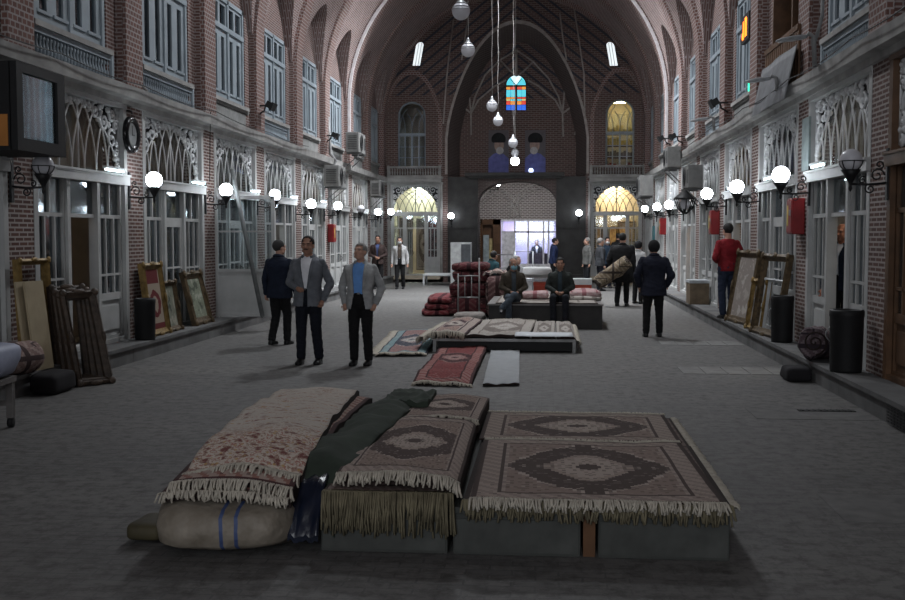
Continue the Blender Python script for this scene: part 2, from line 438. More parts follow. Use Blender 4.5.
        if open_w:
            q = j.modifiers.new('thick', 'SOLIDIFY'); q.thickness = .010; q.offset = -1
            for s in (-1, 1):
                b = MB(); b.M = sc @ M
                def surf(z, xx):
                    for (za, xa, ya, oa), (zb, xb, yb, ob) in zip(LT, LT[1:]):
                        if za <= z <= zb:
                            q_ = (z-za)/(zb-za); rx, ry, yo = xa+(xb-xa)*q_, ya+(yb-ya)*q_, oa+(ob-oa)*q_
                            return yo - ry*math.sqrt(max(.05, 1 - min(1, abs(xx)/rx)**2.3)) - .009
                    return -.05
                zs = [.60 + .225*i/8 for i in range(9)]
                b.loft([[V(s*open_w(z), surf(z, open_w(z)), z), V(s*(open_w(z) + wd), surf(z, open_w(z)+wd) - .003, z + .006), V(s*(open_w(z)+wd), surf(z, open_w(z)+wd) + .004, z + .006), V(s*open_w(z), surf(z, open_w(z)) + .007, z)] for z, wd in zip(zs, (.003, .010, .017, .022, .025, .030, .020, .022, .018))], sm=False)
                mesh_child('lapel', b.mesh('lapel', [topc]), topc, j)
        for s in (-1, 1):
            b = MB(); b.M = sc; cut = J['wri', s] - (J['wri', s] - J['elb', s])*.06
            b.cap(J['sho', s], .0365*sleeve, J['elb', s], .034*sleeve); b.cap(J['elb', s], .035*sleeve, cut, .026*sleeve)
            me = remesh(b, vox); ruffle(me, .008, 12, seed + s); mesh_child('sleeve', me, topc, root)
        if top in ('jacket', 'coat') and collar is not False:
            b = MB(); b.M = sc; b.tube([M @ V(.047*math.cos(a), .006 + .046*math.sin(a), .842 + .014*math.sin(a)) for a in [-PI/2 + .55 + i*(2*PI-1.1)/16 for i in range(17)]], .013, 6, flat=1.3); mesh_child('collar', b.mesh('c', [topc]), topc, root)
    # ---- hair
    k = hair[0]
    if k:
        hm_ = MB(); hm_.M = sc @ H_
        if k == 'hood':
            hm_.ell((0, .012, .010), (.058, .066, .066), 20, 14)
        else: hm_.ell((0, .014, .019), (.0485, .060, .0555), 26, 18)
        me = hm_.mesh('hair', [hair[1]]); Hi = (sc @ H_).inverted(); bm = bmesh.new(); bm.from_mesh(me); dl = []
        for f in bm.faces:
            c = Hi @ f.calc_center_median(); yy, zz, xx = c.y, c.z, abs(c.x)
            if k == 'bald': rm = (zz > .035 and yy < .045) or (yy < -.008) or zz < -.035
            elif k == 'receding': rm = (yy < -.020 and xx < .030 and zz < .060) or (yy < -.012 and zz < .03) or zz < -.035 or (yy < .0 and zz < .005)
            elif k == 'hood': rm = (yy < -.012 and zz < .045 and xx < .05) or zz < -.05
            elif k == 'cap': rm = zz < .018 and (yy < .02 or zz < -.02)
            else: rm = (yy < -.022 and zz < .046) or (yy < -.004 and zz < .012) or zz < -.040
            if rm: dl.append(f)
        bmesh.ops.delete(bm, geom=dl, context='FACES')
        for v in bm.verts: v.co += v.normal * .003 * noise.noise(v.co * 60)
        bm.to_mesh(me); bm.free()
        o = mesh_child('hood' if k == 'hood' else ('cap' if k == 'cap' else 'hair'), me, hair[1], root); q = o.modifiers.new('thick', 'SOLIDIFY'); q.thickness = .008; q.offset = .2
    if mask:
        mm = MB(); mm.M = sc @ H_; mm.ell((0, -.026, -.034), (.037, .038, .034), 18, 12); me = mm.mesh('mask', [mask]); Hi = (sc @ H_).inverted(); bm = bmesh.new(); bm.from_mesh(me)
        bmesh.ops.delete(bm, geom=[f for f in bm.faces if (Hi @ f.calc_center_median()).y > -.030], context='FACES')
        bm.to_mesh(me); bm.free(); o = mesh_child('face_mask', me, mask, root); q = o.modifiers.new('thick', 'SOLIDIFY'); q.thickness = .006; q.offset = 1
    return root
def at_floor(x, y, z=0.):
    p = on_z(x, y, z); return V(p.x, p.y, z)
NAVY = cloth('navy_cloth', (.010, .015, .030)); CHAR = cloth('charcoal_trousers', (.012, .013, .016)); BLK = cloth('black_cloth', (.009, .009, .010)); DKB = cloth('dark_navy_trousers', (.009, .011, .018))
ow_a = lambda z: .012 + .034*max(0, min(1, (z-.60)/.22)) if z > .60 else .012 + .05*max(0, .60 - z)*1.0
ow_b = lambda z: .036 + .012*max(0, min(1, (z-.60)/.2)) if z > .60 else .036 + .20*max(0, .60 - z)
# A: dark grey blazer
person('man in a dark grey blazer and white shirt, one hand raised at his waist', at_floor(309, 364), -.05, 1.735,
       {('elb', -1): (-.158, .030, .635), ('wri', -1): (-.062, -.098, .600), ('elb', 1): (.165, .040, .635), ('wri', 1): (.125, -.035, .505), ('ank', -1): (-.060, -.01, .045), ('ank', 1): (.075, .03, .045), ('knee', 1): (.064, -.015, .285)},
       topc=cloth('grey_blazer', (.135, .145, .165)), shirt=cloth('white_shirt', (.80, .80, .84), .08), trou=DKB, hair=('receding', HAIRB), skin=SKIN2, vox=.009, open_w=ow_a, hem=.455, moust=True, girth=1.05)
# B: light grey blazer
person('man in a light grey blazer over a blue shirt, hands in his pockets', at_floor(361, 365), -.08, 1.645,
       {('elb', -1): (-.168, .045, .635), ('wri', -1): (-.128, -.030, .505), ('elb', 1): (.168, .045, .635), ('wri', 1): (.130, -.030, .505), ('ank', -1): (-.055, .0, .045), ('ank', 1): (.062, .02, .045)},
       topc=cloth('light_grey_blazer', (.32, .33, .335)), shirt=cloth('blue_shirt', (.15, .33, .70), .12), trou=BLK, hair=('short', HAIRG), vox=.009, open_w=ow_b, hem=.462, head=(-.25, .22), girth=1.08)
# C: navy, walking away
person('man in a navy jacket and black trousers walking away, left of the two blazer men', at_floor(280, 345), PI - .25, 1.67,
       {('ank', -1): (-.045, -.06, .045), ('knee', -1): (-.05, -.06, .285), ('ank', 1): (.035, .10, .055), ('knee', 1): (.045, -.01, .275), ('elb', -1): (-.15, .02, .63), ('wri', -1): (-.15, -.05, .49)},
       topc=NAVY, trou=BLK, hair=('short', pm('dark_grey_hair', (.035, .034, .034), .8)), vox=.011, hem=.45, head=(-.5, .0), girth=1.1)
# D, E: far left pair
person('man in a dark brown jacket standing by the left wall, hands together', at_floor(378, 289), .05, 1.74,
       {('elb', -1): (-.155, .02, .64), ('wri', -1): (-.04, -.095, .60), ('elb', 1): (.155, .02, .64), ('wri', 1): (.04, -.095, .585)}, topc=cloth('brown_jacket', (.040, .026, .024)), shirt=cloth('dark_blue_shirt', (.05, .07, .16)), trou=BLK, open_w=lambda z: .016 if z < .72 else .016 + (z-.72)*.2, skin=SKIN2, vox=.014, hem=.46)
person('man in a white jacket and mask beside the man in dark brown', at_floor(400, 289), .05, 1.69, {('ank', 1): (.06, .05, .045), ('ank', -1): (-.055, -.04, .045)}, topc=cloth('white_jacket', (.42, .42, .42), .1), shirt=cloth('brown_shirt', (.07, .055, .045)), trou=BLK, open_w=lambda z: .042, vox=.014, hem=.47, mask=WHITE, hair=('short', HAIRB))
# F: dark navy jacket and hood from behind
person('hooded man in a dark navy jacket seen from behind, right of the hall', at_floor(653, 337), PI + .05, 1.66,
       {('elb', -1): (-.175, .03, .64), ('wri', -1): (-.140, -.05, .53), ('elb', 1): (.175, .03, .64), ('wri', 1): (.140, -.05, .53), ('ank', -1): (-.065, .0, .045), ('ank', 1): (.075, .02, .045), ('knee', -1): (-.06, -.01, .285), ('knee', 1): (.065, -.01, .285)},
       topc=cloth('navy_anorak', (.012, .014, .026)), trou=BLK, hair=('hood', pm('black_hood', (.010, .010, .011), .9)), vox=.011, hem=.43, girth=1.2, sleeve=1.2)
# G: black coat
pg = at_floor(622, 306)
person('big man in a long black coat walking away with a rolled rug under his arm', pg, PI - .2, 1.80,
       {('elb', 1): (.18, .02, .63), ('wri', 1): (.15, -.08, .55), ('ank', 1): (.06, .08, .05), ('ank', -1): (-.05, -.06, .045)}, top='coat', topc=BLK, trou=BLK, hair=('short', HAIRB), vox=.013, hem=.33, girth=1.35, sleeve=1.35)
# H: group by the right end shop
person('man in a charcoal jacket with grey hair in the group by the right end shop', at_floor(600, 291), PI*.62, 1.66, topc=cloth('charcoal_jacket', (.035, .037, .042)), trou=DKB, hair=('short', HAIRG), vox=.016)
person('man in dark blue with a white mask by the right end shop', at_floor(607, 288), .15, 1.68, {('elb', 1): (.15, .0, .64), ('wri', 1): (.06, -.09, .62)}, topc=cloth('teal_navy_jacket', (.014, .026, .045)), trou=DKB, mask=WHITE, vox=.016)
person('tall dark haired man at the back of the group by the right end shop', at_floor(618, 286), PI*.9, 1.82, topc=BLK, trou=BLK, vox=.016)
person('man in a pale grey jacket, leftmost by the right end shop', at_floor(587, 288), -1.2, 1.66, topc=cloth('pale_grey_jacket', (.12, .12, .115)), trou=CHAR, hair=('short', HAIRG), vox=.016)
person('woman in a white top half hidden behind the man in the long black coat', V(pg.x + .46, pg.y + .9, 0), PI*.8, 1.6, topc=cloth('white_jacket', (.42,.42,.42)), trou=BLK, hair=('hood', pm('black_scarf', (.012,.012,.013), .9)), vox=.016)
# I: red sweater
pi_ = V(4.50, 19.75, STEP)
person('man in a red sweater and blue jeans standing on the right kerb', pi_, PI + .35, 1.72, {('elb', -1): (-.165, .03, .64), ('wri', -1): (-.07, -.10, .60), ('elb', 1): (.165, .03, .64), ('wri', 1): (.07, -.10, .60), ('ank', 1): (.045, .0, .045), ('ank', -1): (-.045, .03, .045)},
       top='sweater', topc=cloth('red_sweater', (.20, .012, .018)), trou=cloth('blue_jeans', (.022, .030, .055)), hair=('short', HAIRB), vox=.011, hem=.50, girth=1.05)
# J: in the doorway
person('bald man in a dark jacket standing just inside a right shop doorway', V(5.10, 14.46, STEP), -.75, 1.66, topc=NAVY, shirt=cloth('white_shirt', (.42,.42,.46)), trou=BLK, hair=('bald', HAIRG), skin=pm('skin_ruddy', (.36, .16, .10), .6, var=.1), open_w=lambda z: .02 + max(0, z-.74)*.25, vox=.012)
# K, L: seated on the platform.   pelvis sits at .53 h above the local floor, so the figure is lowered
def seated(label, x, y, seat_z, yaw, h, cross, **kw):
    low = seat_z - (.53 - .062)*h; g = lambda z: (z - low)/h             # z of the real floor in local fractions
    zf = g(0.); p = {}
    for s in (-1, 1):
        p['hip', s] = (s*.052, 0, .525); p['knee', s] = (s*.075, -.245, .535); p['ank', s] = (s*.07, -.225, zf + .045)
    if cross: p['knee', 1] = (-.01, -.25, .565); p['ank', 1] = (-.17, -.30, .40) if cross < 0 else (.17, -.3, .42)
    p['elb', -1] = (-.15, -.03, .65); p['wri', -1] = (-.045, -.165, .60); p['elb', 1] = (.15, -.03, .65); p['wri', 1] = (.045, -.165, .595)
    return person(label, V(x, y, low), yaw, h, p, seat=True, hem=.51, **kw)
seated('seated man in a brown jacket with a blue mask, one leg crossed', .62, 20.24, .49, .12, 1.55, -1, topc=cloth('brown_olive_jacket', (.045, .036, .026)), shirt=cloth('slate_shirt', (.05, .06, .07)), open_w=lambda z: .028, trou=cloth('grey_blue_jeans', (.06, .075, .095)), mask=pm('blue_mask', (.22, .42, .52), .7, var=.05), hair=('bald', HAIRG), skin=SKIN2, vox=.012, girth=1.1, head=(.3, -.1))
seated('seated man in a dark green black jacket, hands clasped, right of the masked man', 1.50, 20.24, .49, -.05, 1.57, 0, topc=cloth('green_black_jacket', (.022, .026, .024)), shirt=cloth('slate_blue_shirt', (.035, .05, .06)), open_w=lambda z: .025, trou=cloth('dark_trousers', (.014, .015, .02)), hair=('short', HAIRB), skin=SKIN2, vox=.012, girth=1.12)
# people further back
person('man with dark hair and a teal jacket behind the maroon rug heap', V(-.18, 27.0, -.25), PI*.8, 1.62, topc=cloth('teal_jacket', (.016, .05, .06)), trou=BLK, vox=.018, lean=.25)
person('grey haired man in black bending over behind the masked seated man', V(.28, 27.4, -.30), .9, 1.60, topc=BLK, trou=BLK, hair=('short', HAIRG), vox=.018, lean=.45)
person('man in a blue jacket standing at the right edge of the portal', V(1.45, 36.5, 0), PI*.55, 1.66, topc=cloth('blue_jacket', (.012, .02, .06)), trou=BLK, vox=.018, lean=.1)
person('man in a dark suit and white shirt behind the counter of the far white shop', V(.80, 48.3, -.18), 0, 1.72, topc=NAVY, shirt=cloth('white_shirt', (.42,.42,.46)), open_w=lambda z: .02 + max(0, z-.7)*.2, trou=BLK, vox=.02)
m = MB(); m.box(-.45, .45, 0, .4, 0, .95); tag(m.build('shop_counter', pm('dark_counter', (.06,.04,.05), .5), None, (.9, 47.4, 0)), 'dark counter in front of the man in the far white shop', 'counter')
# ================================================================== THE HALL
PIT, P0 = 3.48, 11.95
YB, YE = -9., 39.8           # back wall, end wall
def PY(k): return P0 + PIT * k
STEP, XS, XW, XU = .24, 4.42, 4.80, 4.82     # kerb height, kerb edge, lower wall face, upper wall face
K0, K1 = -2, 8               # piers with full detail
AX = .12                     # axis of the end wall

# --- floor: worn small pavers
def floor_mat():
    t = NT('worn_paving'); ob = t.coord('Object'); x = t.n('TexBrick')
    t.put(x.inputs['Vector'], ob)
    t.put(x.inputs['Color1'], (.128, .124, .120)); t.put(x.inputs['Color2'], (.098, .096, .094)); t.put(x.inputs['Mortar'], (.075, .075, .076))
    x.inputs['Scale'].default_value = 1; x.inputs['Brick Width'].default_value = .24; x.inputs['Row Height'].default_value = .085
    x.inputs['Mortar Size'].default_value = .007; x.inputs['Mortar Smooth'].default_value = .4
    mp = t.n('Mapping'); mp.inputs['Scale'].default_value = (.35, 1.1, 1); t.put(mp.inputs[0], ob)
    n1 = t.noise(.9, mp.outputs[0], 6, .62); n2 = t.noise(9, ob, 4, .7); n3 = t.noise(45, ob, 2)
    c = t.mix(t.ramp(n1, [(.36, 0.), (.66, .85)]), x.outputs['Color'], (.170, .166, .160))
    c = t.mix(t.ramp(n2, [(.44, 0.), (.66, .85)]), c, (.058, .055, .052))
    c = t.mix(t.ramp(n3, [(.60, 0.), (.75, .5)]), c, (.20, .20, .20))
    t.bump(t.m('ADD', t.m('MULTIPLY', x.outputs['Fac'], -.5), n2), .35, .012)
    return t.done(c, t.ramp(n1, [(.3, .62), (.7, .8)]))
fl = MB(); fl.grid(lambda u, v: (-4.9 + 9.8*u, YB + (48 - YB)*v, 0), 4, 10, uv=False)
struct(fl.build('floor', floor_mat()), 'worn grey paved floor of the bazaar hall', 'floor')
SLAB = pm('pale_floor_slab', (.185, .183, .178), .8, var=.2, scale=5)
nt_ = 0
def trim(o, label=None):
    global nt_
    nt_ += 1; o.name = 'trim_%d' % nt_
    return struct(o, label, 'trim')
for pts in ([(683,367),(800,367),(806,374),(684,374)], [(660,341),(735,341),(738,345),(662,345)]):
    a = [on_z(x, y) for x, y in pts]; m = MB(); n = 5
    y0, y1 = a[0].y, a[3].y
    for i in range(n):
        xa = a[3].x + (4.38 - a[3].x) * i / n; xb = a[3].x + (4.38 - a[3].x) * (i + 1) / n - .012
        m.box(xa, xb, y1, y0, -.01, .006)
    trim(m.build('trim', SLAB), 'row of pale stone slabs across the paving by the right kerb, %s of two' % ('nearer' if pts[0][1] > 350 else 'farther'))
a = [on_z(x, y) for x, y in [(745,410),(757,419),(900,421),(885,411)]]
m = MB(); m.box(a[1].x, 4.38, a[1].y, a[0].y + .1, -.01, .005); trim(m.build('trim', pm('grey_floor_slab', (.135,.133,.13), .8)), 'grey slab patch in the paving near the right kerb')
a = [on_z(x, y) for x, y in [(832,494),(846,522)]]
m = MB(); m.box(a[1].x, 4.1, a[1].y, a[0].y, -.01, .004); trim(m.build('trim', pm('grey_floor_slab', (.13,.13,.13), .8)), 'grey slab patch in the paving at the lower right')
a = on_z(800, 411); m = MB(); m.box(3.75, 4.3, a.y-.05, a.y+.05, 0, .012)
for i in range(9): m.box(3.78+i*.058, 3.80+i*.058, a.y-.045, a.y+.045, .012, .016)
trim(m.build('trim', pm('drain_grate', (.02,.02,.02), .6, .3)), 'narrow iron drain grate in the paving')

# --- kerbs
for s, nm in ((-1, 'left'), (1, 'right')):
    m = MB(); y = YB
    while y < YE - .3:
        L = random.uniform(.9, 1.4); y1 = min(y + L, YE - .3)
        m.box(min(s*XS, s*5.6), max(s*XS, s*5.6), y, y1 - .008, 0, STEP - random.uniform(0, .006))
        m.box(min(s*(XS-.03), s*(XS+.3)), max(s*(XS-.03), s*(XS+.3)), y, y1 - .006, STEP-.045, STEP + .002)
        y = y1
    trim(m.build('trim', KERB), 'raised stone kerb along the %s shopfronts' % nm)
    if s > 0:
        g = MB()
        for i in range(6):
            for j in range(14): g.box(XS-.034, XS-.028, 9.0+j*.085, 9.06+j*.085, .03+i*.028, .048+i*.028)
        trim(g.build('trim', BLACK), 'iron grating in the face of the right kerb')

# --- walls
def wall(s, nm):
    lo = MB()
    def bx(x0, x1, y0, y1, z0, z1, mi=0): lo.box(min(s*x0, s*x1), max(s*x0, s*x1), y0, y1, z0, z1, mi)
    for k in range(K0, K1 + 1):
        y = PY(k); y1 = min(y + .38, YE)
        bx(XW, 5.15, y - .31, min(y + .31, YE), 0, 3.7, 0)
        bx(XU, 5.5, y - .34, min(y + .34, YE), 3.7, 6.2, 1)
        bx(XU + .10, 5.5, y - .66, min(y + .66, YE), 3.85, 6.2, 1)
        if k < K1:
            bx(XU + .16, 5.5, y + .3, y + PIT - .3, 6.28, 8.2, 1)     # above the upper window
            bx(XU + .2, 5.5, y + .3, y + PIT - .3, 3.62, 3.86, 1)
    bx(XW, 5.5, YB, PY(K0) - .38, 0, 3.7, 0); bx(XU, 5.5, YB, PY(K0) - .4, 3.7, 6.5, 1)
    o = struct(lo.build('wall_' + nm, [B_PIER, B_UP]), '%s wall of red brick piers with light mortar' % nm, 'wall')
    c = MB()
    pr = [(XW + .05, 3.60), (XW - .05, 3.61), (XW - .06, 3.68), (XW - .16, 3.70), (XW - .18, 3.86), (XU, 3.89)]
    c.loft([[(s*x, y, z) for x, z in pr] for y in (YB, 5., 15., 25., YE)], sm=False)
    trim(c.build('trim', STONE), 'weathered stone cornice above the %s shopfronts' % nm)
    # shop rooms behind the glass
    w = MB()
    def b2(x0, x1, y0, y1, z0, z1, mi=0): w.box(min(s*x0, s*x1), max(s*x0, s*x1), y0, y1, z0, z1, mi)
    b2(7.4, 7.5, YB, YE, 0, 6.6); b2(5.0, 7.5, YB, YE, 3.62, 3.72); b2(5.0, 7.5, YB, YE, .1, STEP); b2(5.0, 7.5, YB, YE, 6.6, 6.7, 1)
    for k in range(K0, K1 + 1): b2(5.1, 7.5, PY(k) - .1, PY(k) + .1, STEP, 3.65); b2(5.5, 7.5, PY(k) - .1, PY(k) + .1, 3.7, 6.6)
    b2(5.9, 6.0, YB, YE, 3.72, 6.6, 1)  # upper backing sheet, room darkness put into its colour
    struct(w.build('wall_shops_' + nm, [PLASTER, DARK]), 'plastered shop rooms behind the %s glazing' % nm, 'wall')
wall(-1, 'left'); wall(1, 'right')
_bw = [(-5.5, 0), (5.5, 0), (5.5, 11), (-5.5, 11)]; _bo = [(-3.6, 1.2), (3.6, 1.2)] + [(3.6*math.cos(PI*i/20), 4.6 + 3.6*math.sin(PI*i/20)) for i in range(21)]  # arched opening is added behind the camera to light people and crates
struct(obj('wall_back', plate([_bw, _bo], .3), None, (0, YB - .3, 0), B_UP), 'brick wall with a great arched window at the near end of the hall', 'wall')
m = MB()
for x in (-2.4, -1.2, 0, 1.2, 2.4): m.box(x - .05, x + .05, YB - .2, YB - .1, 1.2, 4.6 + math.sqrt(3.6**2 - x*x))
for z in (2.4, 3.6, 4.8, 6.0): w_ = 3.6 if z < 4.6 else math.sqrt(3.6**2 - (z - 4.6)**2); m.box(-w_, w_, YB - .18, YB - .12, z - .04, z + .04)
trim(m.build('trim', PAINT), 'frame of the great arched window at the near end of the hall')

# --- vault with lunettes, brick ribs on every pier
R, ZS = 4.84, 5.72
def lun(t):
    q = min(abs(t) / .80, 1.); return ZS + 1.95 * (1 - q ** 1.7) ** .72
HOLES = (-5, -1, 1, 3, 5)  # rearmost opening is added, unseen, to light the crate fronts
def vault():
    m = MB(); NA = 26
    for k in range(-6, K1):
        y0, y1 = PY(k), min(PY(k + 1), YE); nv = 18
        det = k >= -2
        cols = []
        for j in range(nv + 1):
            t = -1 + 2 * j / nv; y = y0 + (y1 - y0) * j / nv; zl = lun(t); a0 = math.asin(min((zl - ZS) / R, 1))
            pr = [(XU + .17, zl), (max(R * math.cos(a0), 0) , zl)]
            pr += [(R * math.cos(a0 + (PI - 2*a0) * i / NA), ZS + R * math.sin(a0 + (PI - 2*a0) * i / NA)) for i in range(1, NA)]
            pr += [(-R * math.cos(a0), zl), (-XU - .17, zl)]
            cols.append((y, pr))
        n = len(cols[0][1])
        for j in range(nv):
            (ya, pa), (yb, pb) = cols[j], cols[j + 1]
            for i in range(n - 1):
                xm = (pa[i][0] + pa[i+1][0]) / 2
                if k in HOLES and abs(xm) < (2.25 if k == 5 else .62) and abs((ya + yb) / 2 - (y0 + y1) / 2) < (.95 if k == 5 else .62): continue
                b = m.pts([(pa[i][0], ya, pa[i][1]), (pb[i][0], yb, pb[i][1]), (pb[i+1][0], yb, pb[i+1][1]), (pa[i+1][0], ya, pa[i+1][1])])
                if i == 0 or i == n - 2: uv = [(ya, pa[i][0]), (yb, pb[i][0]), (yb, pb[i+1][0]), (ya, pa[i+1][0])]
                else:
                    sa = lambda p: R * math.atan2(p[1] - ZS, p[0])
                    uv = [(ya, sa(pa[i])), (yb, sa(pb[i])), (yb, sa(pb[i+1])), (ya, sa(pa[i+1]))]
                m.face((b, b+1, b+2, b+3), 0, False, uv)
    return m
struct(vault().build('ceiling', B_VAULT), 'red brick vault with pointed lunettes over the upper windows', 'ceiling')
def rib(k, wdt, dep, mat, label):
    m = MB(); NA = 44; y = min(PY(k), YE - wdt)
    prof = []
    for i in range(-8, NA + 9):
        if i < 0: x, z = 1, ZS + i * .25; e = (1, 0)
        elif i > NA: x, z = -1, ZS - (i - NA) * .25; e = (-1, 0)
        else:
            a = PI * i / NA; e = (math.cos(a), math.sin(a)); x = None
        if x is None: po = ((R + .1) * e[0], ZS + (R + .1) * e[1]); pi_ = ((R - dep) * e[0], ZS + (R - dep) * e[1])
        else: po = (x * (R + .1), z); pi_ = (x * (R - dep), z)
        prof.append((po, pi_))
    L = 0
    for i in range(len(prof) - 1):
        (o0, i0), (o1, i1) = prof[i], prof[i+1]
        dl = math.hypot(i1[0]-i0[0], i1[1]-i0[1])
        b = m.pts([(i0[0], y-wdt, i0[1]), (i1[0], y-wdt, i1[1]), (i1[0], y+wdt, i1[1]), (i0[0], y+wdt, i0[1]),
                   (o0[0], y-wdt, o0[1]), (o1[0], y-wdt, o1[1]), (o1[0], y+wdt, o1[1]), (o0[0], y+wdt, o0[1])])
        m.face((b+3, b+2, b+1, b), 0, False, [(0, L), (0, L+dl), (2*wdt, L+dl), (2*wdt, L)][::-1])
        m.face((b, b+1, b+5, b+4), 0, False, [(.0, L), (0, L+dl), (.3, L+dl), (.3, L)])
        m.face((b+2, b+3, b+7, b+6), 0, False, [(0, L+dl), (0, L), (.3, L), (.3, L+dl)])
        L += dl
    trim(m.build('trim', mat), label)
ORD = ['first', 'second', 'third', 'fourth', 'fifth', 'sixth', 'seventh', 'eighth', 'ninth', 'tenth', 'eleventh', 'twelfth', 'thirteenth', 'fourteenth', 'fifteenth']
for k in range(-3, K1 + 1):
    rib(k, .31 if k != K1 else .25, .07 if k % 2 else .10, B_RIB, 'brick rib arch across the vault, %s from the end wall' % ORD[K1 - k])
# lit face of one arch, its brightness put into the edge colour
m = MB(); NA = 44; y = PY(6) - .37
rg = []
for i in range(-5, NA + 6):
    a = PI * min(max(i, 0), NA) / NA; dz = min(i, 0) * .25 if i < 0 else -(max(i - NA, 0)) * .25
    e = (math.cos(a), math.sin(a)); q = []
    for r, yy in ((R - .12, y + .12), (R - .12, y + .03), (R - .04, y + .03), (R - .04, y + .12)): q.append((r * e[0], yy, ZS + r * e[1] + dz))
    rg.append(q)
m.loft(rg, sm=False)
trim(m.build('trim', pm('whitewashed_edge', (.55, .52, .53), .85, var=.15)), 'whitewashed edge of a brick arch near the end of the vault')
SKYR = pm('skylight_drum', (.25, .24, .23), .9)
for k in HOLES:
    m = MB(); y = PY(k) + PIT / 2; z0 = ZS + R
    if k == 5:  # unseen lantern, walls shaped to keep direct light off the end wall
        for s in (-1, 1):
            m.box(-2.45, 2.45, y + s*1.08 - .06, y + s*1.08 + .06, 9.7, 11.9); m.box(s*2.4 - .06, s*2.4 + .06, y - 1.1, y + 1.1, 9.7, 11.9)
        m.box(-2.5, 2.5, y - 1.15, y + 1.15, 11.9, 12.0)
        trim(m.build('trim', SKYR), 'rectangular skylight lantern in the crown of the vault'); continue
    for i in range(24):
        a, b = 2*PI*i/24, 2*PI*(i+1)/24
        m.loft([[(r*math.cos(q), y + r*math.sin(q), z) for r, z in ((.62, z0-.12), (.62, z0 + .8), (1.0, z0 + .8), (1.0, z0 - .02))] for q in (a, b)], sm=False, caps=False)
    trim(m.build('trim', SKYR), 'round skylight drum in the crown of the vault, %s bay from the end wall' % ORD[K1 - 1 - k])

# --- shopfronts -----------------------------------------------------------
def arch_tracery(w, zs, h, r, EX=1.42, nb=7):
    """interlaced arcs of a fanlight in local xz, clipped by the arch"""
    a = w; m = MB()
    arc = lambda t, q=1.: (a*q*math.copysign(abs(math.cos(t))**EX, math.cos(t)), 0, zs + h*q*math.sin(t)**EX)
    inside = lambda x, z: (abs(x)/a)**(2/EX) + (max(0, z - zs)/h)**(2/EX) < 1.0
    m.tube([arc(PI*i/28) for i in range(29)], r*1.1, 5)
    n = nb
    for i in range(n + 1):
        x0 = -a + 2*a*i/n
        for d in (-1, 1):
            R_ = a * 1.0; ps = []
            for j in range(20):
                th = (PI/2) * j/19; x = x0 + d * R_ * (1 - math.cos(th)); z = zs + R_ * 1.0 * math.sin(th)
                if j and not inside(x, z): break
                ps.append((x, 0, z))
            if len(ps) > 1: m.tube(ps, r, 5)
    m.tube([(0, 0, zs), (0, 0, zs + h)], r*1.3, 5)
    return m
def scrolls(w, zs, h, top, r, ex=1.42):
    m = MB()
    def spiral(x, z, R_, a0, d):
        ps = [(x + R_*(1 - .78*t)*math.cos(a0 + d*2*PI*1.3*t), 0, z + R_*(1 - .78*t)*math.sin(a0 + d*2*PI*1.3*t)) for t in [i/18 for i in range(19)]]
        m.tube(ps, [r*(1 - .35*i/18) for i in range(19)], 5)
        m.ell(ps[-1], r*1.5, 6, 4)
    W = w + .02; rr_ = random.Random(5); EXP = 2/ex
    out = lambda x, z: (abs(x)/w)**EXP + (max(0, z - zs)/h)**EXP > .90
    C = []
    for q in (.15, .12, .10, .085, .07, .056, .045, .036, .028):
        for _ in range(260):
            x, z = rr_.uniform(.0, W), rr_.uniform(zs + .1, top)
            if x + q > W + .02 or z + q > top + .03 or any((x-a)**2 + (z-b)**2 < ((q + c)*.92)**2 for a, b, c in C): continue
            if all(out(x + q*math.cos(t), z + q*math.sin(t)) for t in (3.1, 3.7, 4.2, 4.7)): C.append((x, z, q))
    for s in (-1, 1):
        for x, z, q in C: spiral(s*x, z, q, rr_.uniform(0, 6), s)
        m.tube([(s*(W - .02), 0, zs + .1), (s*(W - .02), 0, top)], r*.8, 4)
    m.ell((0, 0, top - .06), (.07, .02, .05), 8, 5)
    return m
